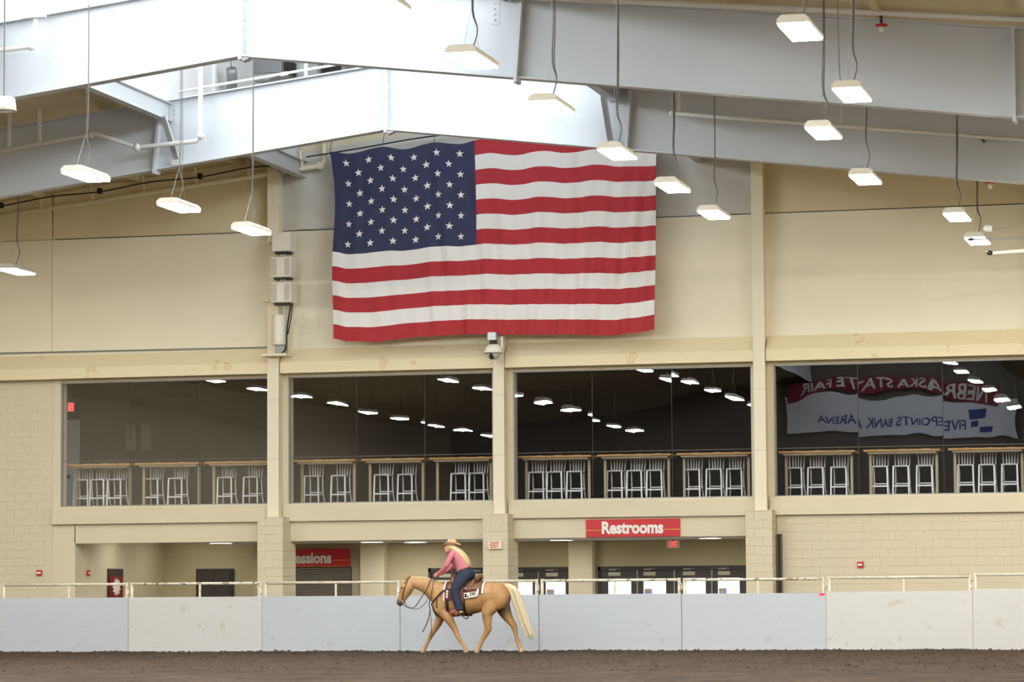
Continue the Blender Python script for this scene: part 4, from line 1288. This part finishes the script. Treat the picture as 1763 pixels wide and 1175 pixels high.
NHIND=[(0.767,-0.150,1.213,0.220,0.120),(0.641,-0.150,0.997,0.185,0.130),(0.546,-0.150,0.827,0.104,0.110),(0.553,-0.150,0.715,0.084,0.085),(0.555,-0.150,0.604,0.068,0.070),(0.569,-0.150,0.499,0.062,0.052),(0.525,-0.150,0.409,0.050,0.044),(0.457,-0.150,0.298,0.041,0.036),(0.398,-0.150,0.187,0.038,0.034),(0.365,-0.150,0.115,0.045,0.040),(0.340,-0.150,0.070,0.036,0.036),(0.318,-0.150,0.030,0.046,0.048),(0.309,-0.150,0.000,0.056,0.056)]
FHIND=[(0.739,0.150,1.189,0.219,0.120),(0.813,0.150,0.972,0.165,0.120),(0.852,0.150,0.880,0.120,0.100),(0.902,0.150,0.782,0.096,0.090),(0.974,0.150,0.670,0.070,0.070),(1.039,0.150,0.585,0.057,0.055),(1.073,0.150,0.516,0.052,0.050),(1.092,0.150,0.418,0.039,0.040),(1.119,0.150,0.292,0.035,0.034),(1.151,0.150,0.181,0.035,0.034),(1.180,0.150,0.118,0.041,0.040),(1.197,0.150,0.068,0.035,0.036),(1.215,0.150,0.030,0.046,0.048),(1.224,0.150,0.000,0.056,0.056)]
NFORE=[(-0.412,-0.140,1.076,0.190,0.100),(-0.463,-0.140,0.908,0.150,0.100),(-0.345,-0.140,0.776,0.088,0.090),(-0.262,-0.140,0.663,0.074,0.075),(-0.197,-0.140,0.551,0.060,0.060),(-0.139,-0.140,0.440,0.046,0.050),(-0.108,-0.140,0.356,0.043,0.048),(-0.072,-0.140,0.286,0.034,0.038),(-0.024,-0.140,0.216,0.030,0.032),(0.026,-0.140,0.153,0.031,0.033),(0.058,-0.140,0.118,0.037,0.040),(0.066,-0.140,0.072,0.031,0.034),(0.079,-0.140,0.030,0.045,0.048),(0.082,-0.140,0.000,0.056,0.056)]
FFORE=[(-0.566,0.140,1.053,0.175,0.100),(-0.592,0.140,0.907,0.145,0.090),(-0.560,0.140,0.747,0.080,0.085),(-0.609,0.140,0.635,0.069,0.075),(-0.673,0.140,0.523,0.056,0.060),(-0.732,0.140,0.439,0.047,0.050),(-0.767,0.140,0.383,0.045,0.048),(-0.809,0.140,0.299,0.034,0.038),(-0.853,0.140,0.215,0.030,0.032),(-0.887,0.140,0.145,0.032,0.034),(-0.908,0.140,0.110,0.036,0.040),(-0.930,0.140,0.070,0.032,0.034),(-0.953,0.140,0.030,0.045,0.048),(-0.962,0.140,0.000,0.056,0.056)]
TAIL=[(0.904,0.000,1.429,0.039,0.025),(0.991,0.000,1.399,0.068,0.035),(1.078,0.000,1.331,0.095,0.045),(1.140,0.000,1.211,0.115,0.050),(1.183,0.000,1.066,0.115,0.050),(1.237,0.000,0.897,0.110,0.050),(1.303,0.000,0.705,0.105,0.045),(1.376,0.000,0.513,0.092,0.040),(1.440,0.000,0.368,0.070,0.030),(1.469,0.000,0.281,0.029,0.012)]

horse = empty('horse', (HX, HY, 0.0), 'palomino horse walking left along the fence under saddle', 'horse')
trunk_st = [(x, 0.0, z, hh, hw) for x, z, hh, hw in TRUNK]
pieces = [dup_loft(trunk_st, n=24)] + [dup_loft(s_, n=16) for s_ in (NECK, [(a, b_, c, d * 1.14, e * 1.12) for a, b_, c, d, e in HEAD], thick(NHIND), thick(FHIND), thick(NFORE), thick(FFORE))]
# croup and haunch muscle, shoulder, hock points, knees, jowl, nostrils
for sy in (-1, 1):
    pieces.append(MB().ellipsoid(W3((0.76, sy * 0.15, 1.17)), (0.24, 0.14, 0.28)))
    pieces.append(MB().ellipsoid(W3((-0.50, sy * 0.15, 1.10)), (0.17, 0.09, 0.27)))
    pieces.append(MB().ellipsoid(W3((-1.235, sy * 0.055, 1.40)), (0.085, 0.05, 0.11)))
    pieces.append(MB().ellipsoid(W3((-1.43, sy * 0.035, 1.075)), (0.035, 0.03, 0.04)))
    pieces.append(MB().ellipsoid(W3((-1.325, sy * 0.085, 1.395)), (0.05, 0.03, 0.035)))
pieces.append(MB().tube([W3((0.625, -0.15, 0.53)), W3((0.585, -0.15, 0.47)), W3((0.55, -0.15, 0.42))], [0.018, 0.035, 0.03], 10))
pieces.append(MB().tube([W3((1.105, 0.15, 0.60)), W3((1.09, 0.15, 0.54)), W3((1.09, 0.15, 0.46))], [0.018, 0.032, 0.028], 10))
for (a, b_) in (((-1.235, -0.055, 1.54), (-1.285, -0.075, 1.672)), ((-1.215, 0.055, 1.55), (-1.25, 0.075, 1.685))):
    mid = tuple((p + q) / 2 for p, q in zip(a, b_))
    pieces.append(MB().tube([W3(a), W3(mid), W3(b_)], [0.034, 0.040, 0.010], 10))
hb = fused(pieces, 0.012, 3)
# hooves flat on the ground
hb.v = [(v[0], v[1], max(v[2], 0.0)) for v in hb.v]
part('body', hb, 'palomino_coat', horse, smooth=True)
part('tail', fused([dup_loft(TAIL, n=14)] + [dup_loft([(x + dx, dy, z, hh * 0.3, hw * 0.5) for x, _, z, hh, hw in TAIL[2:]], n=8) for dx, dy in ((0.09, -0.03), (-0.08, -0.02), (0.02, -0.045))], 0.012, 2), 'mane_cream', horse, smooth=True)
crest = [(-0.50, 0.03, 1.495), (-0.62, 0.04, 1.51), (-0.75, 0.05, 1.555), (-0.88, 0.05, 1.59), (-1.0, 0.05, 1.60), (-1.10, 0.04, 1.605), (-1.19, 0.02, 1.60), (-1.25, 0.0, 1.55)]
mn = MB().tube([W3(p) for p in crest], 0.022, 8, 3)
mn.grid(lambda u, v: W3((lambda p: (p.x - 0.04 * v, 0.05 + 0.075 * v + 0.02 * math.sin(u * 40), p.z - 0.22 * v))(spline([Vector(c) for c in crest], 4)[min(int(u * 28), 28)])), 28, 4)
part('mane', mn, 'mane_cream', horse, smooth=True)
part('forelock', MB().tube([W3((-1.23, 0.0, 1.60)), W3((-1.30, 0.0, 1.53)), W3((-1.345, -0.01, 1.45))], [0.02, 0.022, 0.006], 8), 'mane_cream', horse, smooth=True)
for sy in (-1, 1):
    part('eye', MB().ellipsoid(W3((-1.335, sy * 0.108, 1.392)), (0.022, 0.012, 0.018), 10, 6), 'black_rubber', horse, smooth=True)

# barrel surface, used by everything strapped round the horse
def barrel(x):
    T = TRUNK
    for a, b_ in zip(T[:-1], T[1:]):
        if x <= b_[0]:
            t = (x - a[0]) / (b_[0] - a[0])
            return [p + (q - p) * t for p, q in zip(a[1:], b_[1:])]
    return T[-1][1:]
def on_barrel(x, t, off):
    z, hh, hw = barrel(x)
    return W3((x, (hw + off) * math.sin(t), z + (hh + off) * math.cos(t)))
def drape(x0, x1, t0a, t1a, off, thick=0.012, nx=14, nt_=20, t_from=None):
    """a cloth over the back: from x0 to x1, hanging to angle t0a at x0 and t1a at x1"""
    def g(o):
        def fn(u, v):
            tm = t0a + (t1a - t0a) * u
            lo_ = -tm if t_from is None else t_from
            return on_barrel(x0 + (x1 - x0) * u, lo_ + (tm - lo_) * v, o)
        return fn
    mb = MB().grid(g(off + thick), nx, nt_)
    n = len(mb.v)
    mb2 = MB().grid(g(off), nx, nt_)
    mb.add(mb2.v, [f[::-1] for f in mb2.f])
    w = nx + 1
    for i in range(nx):
        a, b_ = i, i + 1
        mb.f.append((a, a + n, b_ + n, b_))
        a, b_ = nt_ * w + i, nt_ * w + i + 1
        mb.f.append((a, b_, b_ + n, a + n))
    for j in range(nt_):
        a, b_ = j * w, (j + 1) * w
        mb.f.append((a, b_, b_ + n, a + n))
        a, b_ = j * w + nx, (j + 1) * w + nx
        mb.f.append((a, a + n, b_ + n, b_))
    return mb
pad = empty('saddle_pad', (HX, HY, 1.1), 'dark red woven saddle pad with white edges under the saddle', 'saddle pad')
pb = part('blanket', drape(-0.37, 0.48, 1.62, 1.40, 0.006, 0.016), 'pad_weave', pad, smooth=False)
part('white_edge', drape(0.455, 0.50, 1.41, 1.38, 0.008, 0.02, 2), 'pad_white', pad)
part('white_edge', drape(-0.39, -0.355, 1.63, 1.62, 0.008, 0.02, 2), 'pad_white', pad)
for xx in (-0.30, 0.38):
    for t in (1.1, 1.25, 1.4):
        q = on_barrel(xx, -t, 0.026)
        part('woven_diamond', MB().prism([(q[0] - 0.03, q[2]), (q[0], q[2] - 0.035), (q[0] + 0.03, q[2]), (q[0], q[2] + 0.035)], 'y', q[1] - 0.006, q[1] + 0.004), 'pad_white', pad)
yc = HY - 0.338
cardp = [(0.089, 1.262), (0.378, 1.300), (0.370, 1.186), (0.094, 1.146)]
nc = part('number_card', MB().prism([(p[0] + HX, p[1]) for p in cardp], 'y', yc - 0.004, yc + 0.004), 'sign_white', pad)
nb = text_mb('290', 0.135, 0.078, 0.004, 0.03)
nb.v = [(v[0] + HX + 0.215, v[1] + yc - 0.004, v[2] + 1.195 + v[0] * 0.13) for v in nb.v]
part('number_print', nb, 'black_rubber', nc)
part('print_block', MB().prism([(HX + 0.105, 1.165), (HX + 0.155, 1.172), (HX + 0.155, 1.252), (HX + 0.105, 1.246)], 'y', yc - 0.007, yc - 0.004).prism([(HX + 0.165, 1.172), (HX + 0.195, 1.176), (HX + 0.195, 1.206), (HX + 0.165, 1.202)], 'y', yc - 0.007, yc - 0.004), 'dark_metal', nc)

sd = empty('saddle', (HX, HY, 1.45), 'brown leather western saddle on the palomino horse', 'saddle')
part('skirt', drape(-0.30, 0.44, 0.95, 1.05, 0.024, 0.016), 'leather_brown', sd)
def seat_pt(u, v):
    x = -0.20 + 0.54 * u
    prof = [(0, 1.60), (0.12, 1.56), (0.35, 1.525), (0.6, 1.53), (0.8, 1.57), (0.92, 1.625), (1.0, 1.635)]
    z = interp(prof, u)
    w = 0.15 + 0.05 * math.sin(PI * u)
    y = (v - 0.5) * 2 * w
    return W3((x + 0.05 * (1 - (2 * v - 1) ** 2) * (u ** 4), y, z - 0.10 * abs(2 * v - 1) ** 2.4))
sm_ = MB().grid(seat_pt, 22, 14)
n0 = len(sm_.v); w0 = 23
low_ = [(v[0], v[1], min(v[2] - 0.05, v[2])) for v in sm_.v]
f0 = list(sm_.f)
sm_.v += low_
sm_.f += [tuple(i + n0 for i in f[::-1]) for f in f0]
for i in range(22):
    sm_.f.append((i, i + n0, i + 1 + n0, i + 1)); k = 14 * w0 + i; sm_.f.append((k, k + 1, k + 1 + n0, k + n0))
for j in range(14):
    k = j * w0; sm_.f.append((k, k + w0, k + w0 + n0, k + n0)); k = j * w0 + 22; sm_.f.append((k, k + n0, k + w0 + n0, k + w0))
part('seat', sm_, 'leather_brown', sd, smooth=True)
part('cantle', MB().tube([W3((0.30, -0.19, 1.53)), W3((0.36, -0.12, 1.605)), W3((0.385, 0.0, 1.63)), W3((0.36, 0.12, 1.605)), W3((0.30, 0.19, 1.53))], 0.028, 10, 4), 'leather_brown', sd, smooth=True)
part('swell', MB().tube([W3((-0.20, -0.17, 1.46)), W3((-0.21, -0.12, 1.57)), W3((-0.215, 0.0, 1.60)), W3((-0.21, 0.12, 1.57)), W3((-0.20, 0.17, 1.46))], 0.05, 10, 4), 'leather_brown', sd, smooth=True)
part('horn', MB().tube([W3((-0.225, 0, 1.60)), W3((-0.245, 0, 1.66)), W3((-0.25, 0, 1.69)), W3((-0.25, 0, 1.715))], [0.028, 0.02, 0.024, 0.04], 12), 'leather_brown', sd, smooth=True)
for sy in (-1, 1):
    fd = MB().prism([(-0.16 + HX, 1.44), (0.06 + HX, 1.44), (0.07 + HX, 1.10), (0.03 + HX, 0.92), (-0.06 + HX, 0.92), (-0.12 + HX, 1.10)], 'y', HY + sy * 0.315 - 0.006, HY + sy * 0.315 + 0.006)
    part('fender', fd, 'leather_brown', sd)
    st = part('stirrup', MB().tube([W3((0.0, sy * 0.34, 0.95)), W3((-0.05, sy * 0.335, 0.86)), W3((-0.06, sy * 0.335, 0.80)), W3((-0.05, sy * 0.40, 0.775)), W3((-0.05, sy * 0.455, 0.80)), W3((-0.05, sy * 0.45, 0.86)), W3((0.0, sy * 0.40, 0.95))], 0.014, 8, 3), 'leather_red', sd, smooth=True)
    part('tread', MB().bbox(HX - 0.10, HY + sy * 0.395 - 0.06, 0.772, HX + 0.0, HY + sy * 0.395 + 0.06, 0.792, 0.006), 'leather_dark', st)
    part('toe_hood', MB().loft([(HX - 0.02, HY + sy * 0.395, 0.90, 0.03, 0.06), (HX - 0.09, HY + sy * 0.395, 0.875, 0.055, 0.062), (HX - 0.17, HY + sy * 0.395, 0.845, 0.05, 0.055), (HX - 0.215, HY + sy * 0.395, 0.828, 0.022, 0.03)], n=12), 'leather_red', st, smooth=True)
    part('concho', MB().ellipsoid(on_barrel(0.10, sy * 0.93, 0.045), (0.025, 0.012, 0.025), 10, 6), 'chrome', sd, smooth=True)
def girth(x0, x1, off, material, name):
    rings = []
    n = 40
    for x, o in ((x0, off), (x1, off), (x1, off + 0.012), (x0, off + 0.012)):
        rings.append([Vector(on_barrel(x, 2 * PI * k / n, o)) for k in range(n)])
    mb = MB()
    mb.rings(rings + [rings[0]], cap=False)
    part(name, mb, material, sd)
girth(-0.34, -0.27, 0.004, 'leather_dark', 'front_cinch')
girth(0.055, 0.10, 0.004, 'leather_dark', 'flank_cinch')
part('cinch_tail', MB().tube([W3((0.0, -0.12, 0.80)), W3((0.03, -0.13, 0.745)), W3((0.09, -0.13, 0.72)), W3((0.13, -0.13, 0.75)), W3((0.14, -0.13, 0.80))], 0.011, 6, 4), 'leather_dark', sd)
part('breast_collar', MB().tube([W3((-0.34, -0.268, 1.33)), W3((-0.44, -0.262, 1.27)), W3((-0.53, -0.25, 1.18)), W3((-0.635, -0.19, 1.07)), W3((-0.71, 0.0, 1.02)), W3((-0.635, 0.19, 1.07)), W3((-0.53, 0.25, 1.18)), W3((-0.34, 0.268, 1.33))], 0.017, 8, 4), 'leather_dark', sd)
part('breast_strap', MB().tube([W3((-0.70, -0.02, 1.01)), W3((-0.66, -0.03, 0.90)), W3((-0.58, -0.03, 0.79)), W3((-0.40, -0.03, 0.745))], 0.014, 8, 4), 'leather_dark', sd)
part('hanging_strap', MB().tube([W3((-0.53, -0.258, 1.18)), W3((-0.53, -0.262, 1.05)), W3((-0.528, -0.25, 0.95))], 0.009, 6), 'leather_dark', sd)

br = empty('bridle', (HX - 1.3, HY, 1.0), 'dark leather bridle and reins on the horse head', 'bridle')
for sy in (-1, 1):
    part('cheek_strap', MB().tube([W3((-1.215, sy * 0.085, 1.575)), W3((-1.25, sy * 0.112, 1.45)), W3((-1.295, sy * 0.115, 1.34)), W3((-1.335, sy * 0.092, 1.22)), W3((-1.345, sy * 0.07, 1.12))], 0.011, 6, 3), 'leather_dark', br)
    part('bit_shank', MB().tube([W3((-1.34, sy * 0.07, 1.13)), W3((-1.335, sy * 0.075, 1.07)), W3((-1.30, sy * 0.075, 1.00))], 0.010, 6), 'chrome', br)
part('brow_band', MB().tube([W3((-1.235, -0.11, 1.49)), W3((-1.32, -0.075, 1.495)), W3((-1.345, 0.0, 1.49)), W3((-1.32, 0.075, 1.495)), W3((-1.235, 0.11, 1.49))], 0.010, 6, 3), 'leather_dark', br)
part('crown_strap', MB().tube([W3((-1.215, -0.085, 1.575)), W3((-1.19, 0.0, 1.63)), W3((-1.215, 0.085, 1.575))], 0.010, 6, 3), 'leather_dark', br)
part('rein', MB().tube([W3(p) for p in ((-1.30, -0.08, 1.01), (-1.20, -0.10, 0.955), (-1.06, -0.12, 0.975), (-0.92, -0.16, 1.14), (-0.80, -0.16, 1.32), (-0.70, -0.12, 1.55), (-0.655, -0.085, 1.63))], 0.009, 6, 5), 'leather_dark', br)
part('rein', MB().tube([W3(p) for p in ((-1.30, 0.08, 1.01), (-1.18, 0.10, 0.94), (-1.02, 0.13, 0.95), (-0.86, 0.16, 1.12), (-0.72, 0.13, 1.50), (-0.655, 0.03, 1.63))], 0.007, 6, 5), 'leather_dark', br)
part('rein_tail', MB().tube([W3(p) for p in ((-0.62, -0.10, 1.61), (-0.645, -0.19, 1.40), (-0.665, -0.24, 1.18), (-0.70, -0.255, 1.03), (-0.68, -0.26, 0.90), (-0.74, -0.24, 0.66), (-0.86, -0.22, 0.44))], 0.010, 6, 5), 'leather_dark', br)
part('rein_tail', MB().tube([W3(p) for p in ((-0.69, -0.255, 1.0), (-0.67, -0.25, 0.82), (-0.66, -0.24, 0.60), (-0.675, -0.22, 0.27))], 0.006, 6, 5), 'leather_dark', br)

# the rider
person = empty('person', (HX, HY, 1.5), 'rider in pink shirt, jeans and pale cowboy hat leaning forward, holding the reins', 'person')
TORSO=[(0.0,0.000,1.760,0.155,0.165),(-0.036,0.000,1.851,0.158,0.165),(-0.080,0.000,1.938,0.156,0.18),(-0.125,0.000,2.026,0.142,0.19),(-0.175,0.000,2.097,0.115,0.188),(-0.222,0.000,2.148,0.076,0.150),(-0.250,0.000,2.180,0.046,0.070)]
ARM=[(-0.188,0.150,2.108,0.067,0.070),(-0.225,0.210,2.047,0.067,0.065),(-0.270,0.230,1.953,0.063,0.060),(-0.311,0.240,1.851,0.058,0.055),(-0.377,0.200,1.781,0.052,0.048),(-0.465,0.150,1.727,0.044,0.040),(-0.542,0.100,1.681,0.037,0.034)]
LEG=[(0.062,0.100,1.684,0.151,0.130),(0.015,0.200,1.573,0.140,0.115),(-0.040,0.300,1.463,0.123,0.10),(-0.096,0.375,1.345,0.102,0.08),(-0.087,0.390,1.243,0.093,0.075),(-0.055,0.395,1.102,0.090,0.072),(-0.018,0.395,0.976,0.092,0.072),(0.001,0.395,0.892,0.098,0.075)]
def mir(st, s_): return [(a, b_ * s_, c, d, e) for a, b_, c, d, e in st]
def slim(st, k): return [(a, b_, c, d * k, e * k) for a, b_, c, d, e in st]
skin_p = [dup_loft(slim(TORSO, 0.8), n=14), dup_loft([(-0.225, 0, 2.12, 0.055, 0.06), (-0.262, 0, 2.185, 0.052, 0.052), (-0.295, 0, 2.235, 0.055, 0.055)], n=12)]
hc = (-0.320, 0.0, 2.235)
skin_p.append(MB().ellipsoid(W3(hc), (0.092, 0.075, 0.105), 18, 12))
skin_p.append(MB().ellipsoid(W3((-0.365, 0, 2.175)), (0.048, 0.052, 0.05), 14, 9))      # jaw and chin
skin_p.append(MB().tube([W3((-0.405, 0, 2.255)), W3((-0.43, 0, 2.215)), W3((-0.41, 0, 2.205))], [0.010, 0.016, 0.010], 8))   # nose
skin_p.append(MB().ellipsoid(W3((-0.402, 0, 2.172)), (0.016, 0.026, 0.008), 10, 6))      # lips
for sy in (-1, 1):
    skin_p.append(MB().ellipsoid(W3((-0.315, sy * 0.078, 2.225)), (0.022, 0.010, 0.032), 10, 6))   # ears
    skin_p.append(dup_loft(mir(slim(ARM, 0.75), sy), n=10))
    # hand: palm, four fingers curled round the reins, thumb on top
    hx, hy, hz = -0.585, sy * 0.072, 1.657
    skin_p.append(dup_loft([(-0.525, sy * 0.108, 1.690, 0.026, 0.026), (-0.56, sy * 0.088, 1.672, 0.034, 0.022), (-0.60, sy * 0.072, 1.652, 0.038, 0.02), (-0.618, sy * 0.066, 1.642, 0.030, 0.016)], n=10))
    for k, (fl_, dz) in enumerate(((0.92, 0.024), (1.0, 0.008), (0.95, -0.009), (0.8, -0.025))):
        px, pz = -0.612, 1.645 + dz
        skin_p.append(MB().tube([W3((px, sy * 0.07, pz)), W3((px - 0.030 * fl_, sy * 0.058, pz - 0.008)), W3((px - 0.036 * fl_, sy * 0.035, pz - 0.014)), W3((px - 0.014, sy * 0.028, pz - 0.014))], [0.0095, 0.009, 0.0085, 0.007], 8))
    skin_p.append(MB().tube([W3((-0.565, sy * 0.075, 1.69)), W3((-0.595, sy * 0.055, 1.695)), W3((-0.625, sy * 0.042, 1.685))], [0.011, 0.010, 0.008], 8))
part('body', fused(skin_p, 0.007, 3), 'skin', person, smooth=True)
for sy in (-1, 1):
    part('eye', MB().ellipsoid(W3((-0.402, sy * 0.032, 2.238)), (0.008, 0.012, 0.008), 10, 6), 'dark_metal', person, smooth=True)
    part('brow', MB().tube([W3((-0.405, sy * 0.015, 2.262)), W3((-0.40, sy * 0.05, 2.262))], 0.005, 6), 'hair_blonde', person)
sh_ = [dup_loft(TORSO, n=20)] + [dup_loft(mir(ARM, sy), n=14) for sy in (-1, 1)]
sh_.append(MB().ellipsoid(W3((-0.215, 0, 1.985)), (0.09, 0.15, 0.10), 16, 9))
sh_.append(MB().tube([W3((-0.20, -0.07, 2.165)), W3((-0.275, -0.05, 2.155)), W3((-0.30, 0.0, 2.14)), W3((-0.275, 0.05, 2.155)), W3((-0.20, 0.07, 2.165))], 0.018, 8))
shirt = part('shirt', fused(sh_, 0.011, 4), 'shirt_pink', person, smooth=True)
for sy in (-1, 1):
    part('cuff', MB().tube([W3((-0.505, sy * 0.124, 1.704)), W3((-0.548, sy * 0.098, 1.678))], 0.040, 12), 'shirt_pink', shirt, smooth=True)
part('belt', dup_loft([(0.012, 0, 1.735, 0.155, 0.165), (-0.006, 0, 1.77, 0.15, 0.16)], n=22), 'leather_dark', person)
jp = [dup_loft([(0.07, 0, 1.60, 0.14, 0.20), (0.05, 0, 1.67, 0.165, 0.20), (0.012, 0, 1.745, 0.152, 0.165)], n=20), MB().ellipsoid(W3((0.115, -0.08, 1.655)), (0.115, 0.11, 0.115), 16, 10), MB().ellipsoid(W3((0.115, 0.08, 1.655)), (0.115, 0.11, 0.115), 16, 10)]
jp += [dup_loft(mir(LEG, sy), n=16) for sy in (-1, 1)]
jeans = part('jeans', fused(jp, 0.013, 4), 'denim', person, smooth=True)
part('pocket_rivet', MB().ellipsoid(W3((0.02, -0.185, 1.70)), (0.008, 0.006, 0.008), 8, 5), 'chrome', jeans)
for sy in (-1, 1):
    bt = part('boot', fused([dup_loft([(0.005, sy * 0.395, 0.98, 0.055, 0.05), (0.012, sy * 0.395, 0.90, 0.052, 0.048), (0.012, sy * 0.395, 0.845, 0.052, 0.045)], n=12),
               dup_loft([(0.06, sy * 0.395, 0.835, 0.03, 0.036), (0.01, sy * 0.395, 0.842, 0.042, 0.042), (-0.08, sy * 0.395, 0.832, 0.036, 0.046), (-0.15, sy * 0.395, 0.822, 0.026, 0.038), (-0.20, sy * 0.395, 0.815, 0.012, 0.016)], n=12)], 0.009, 2), 'leather_brown', person, smooth=True)
    part('boot_heel', MB().bbox(HX + 0.015, HY + sy * 0.395 - 0.03, 0.775, HX + 0.075, HY + sy * 0.395 + 0.03, 0.81, 0.006), 'leather_dark', bt)
    part('spur', MB().tube([W3((0.03, sy * 0.445, 0.86)), W3((0.085, sy * 0.42, 0.865)), W3((0.09, sy * 0.395, 0.865)), W3((0.085, sy * 0.37, 0.865)), W3((0.03, sy * 0.345, 0.86))], 0.010, 6, 3), 'chrome', bt)
# hair: a cap over the back of the head and long loose lengths down the back
hr = [MB().ellipsoid(W3((-0.295, 0, 2.245)), (0.095, 0.086, 0.10), 16, 10)]
for sy, wd in ((-0.045, 0.05), (0.0, 0.055), (0.045, 0.05)):
    hr.append(dup_loft([(-0.27, sy, 2.25, 0.06, wd), (-0.195, sy * 1.5, 2.215, 0.058, wd), (-0.10, sy * 1.9, 2.145, 0.056, wd * 1.1), (-0.005, sy * 2.0, 2.055, 0.056, wd * 1.1), (0.065, sy * 1.8, 1.955, 0.048, wd), (0.115, sy * 1.4, 1.875, 0.030, wd * 0.7), (0.135, sy * 1.1, 1.83, 0.008, wd * 0.3)], n=12))
hairm = fused(hr, 0.009, 2)
hairm.v = [(v[0] if v[0] > HX - 0.375 else HX - 0.375 + (v[0] - HX + 0.375) * 0.05, v[1], v[2]) for v in hairm.v]
part('hair', hairm, 'hair_blonde', person, smooth=True)
# hat: pinched crown, brim curled up at the sides
def hat_pt(prof):
    def fn(u, v):
        t = 2 * PI * u
        r, z, k = prof(v)
        x, y = math.cos(t), math.sin(t)
        X = -0.262 + x * r * 1.0; Y = y * r * 0.82
        Z = 2.300 + z + k * (0.055 * abs(y) ** 2 - 0.035 * x * x * (1 if x < 0 else 0.55))
        return W3((X, Y, Z))
    return fn
def prof_h(v):
    tab = [(0.0, 0.0, 0.075), (0.12, 0.06, 0.098), (0.25, 0.086, 0.112), (0.36, 0.096, 0.085), (0.5, 0.106, 0.0), (0.56, 0.112, -0.004), (0.78, 0.155, 0.0), (1.0, 0.195, 0.008)]
    for a, b_ in zip(tab[:-1], tab[1:]):
        if v <= b_[0] + 1e-9:
            t = (v - a[0]) / (b_[0] - a[0])
            r = a[1] + (b_[1] - a[1]) * t; z = a[2] + (b_[2] - a[2]) * t
            return r, z, max(0.0, (r - 0.112) / 0.083) ** 1.3
    return tab[-1][1], tab[-1][2], 1.0
hm_ = MB().grid(hat_pt(prof_h), 36, 22)
n0 = len(hm_.v)
hm_.v += [(v[0], v[1], v[2] - 0.007) for v in hm_.v]
hm_.f += [tuple(i + n0 for i in f[::-1]) for f in list(hm_.f)]
for i in range(36):
    k = 22 * 37 + i
    hm_.f.append((k, k + 1, k + 1 + n0, k + n0))
hat = part('hat', hm_, 'straw_felt', person, smooth=True)
part('hat_band', MB().rings([[Vector(W3((-0.262 + math.cos(2 * PI * k / 32) * r, math.sin(2 * PI * k / 32) * r * 0.82, 2.300 + z))) for k in range(32)] for r, z in ((0.109, 0.0), (0.107, 0.03))], cap=False), 'leather_brown', hat)
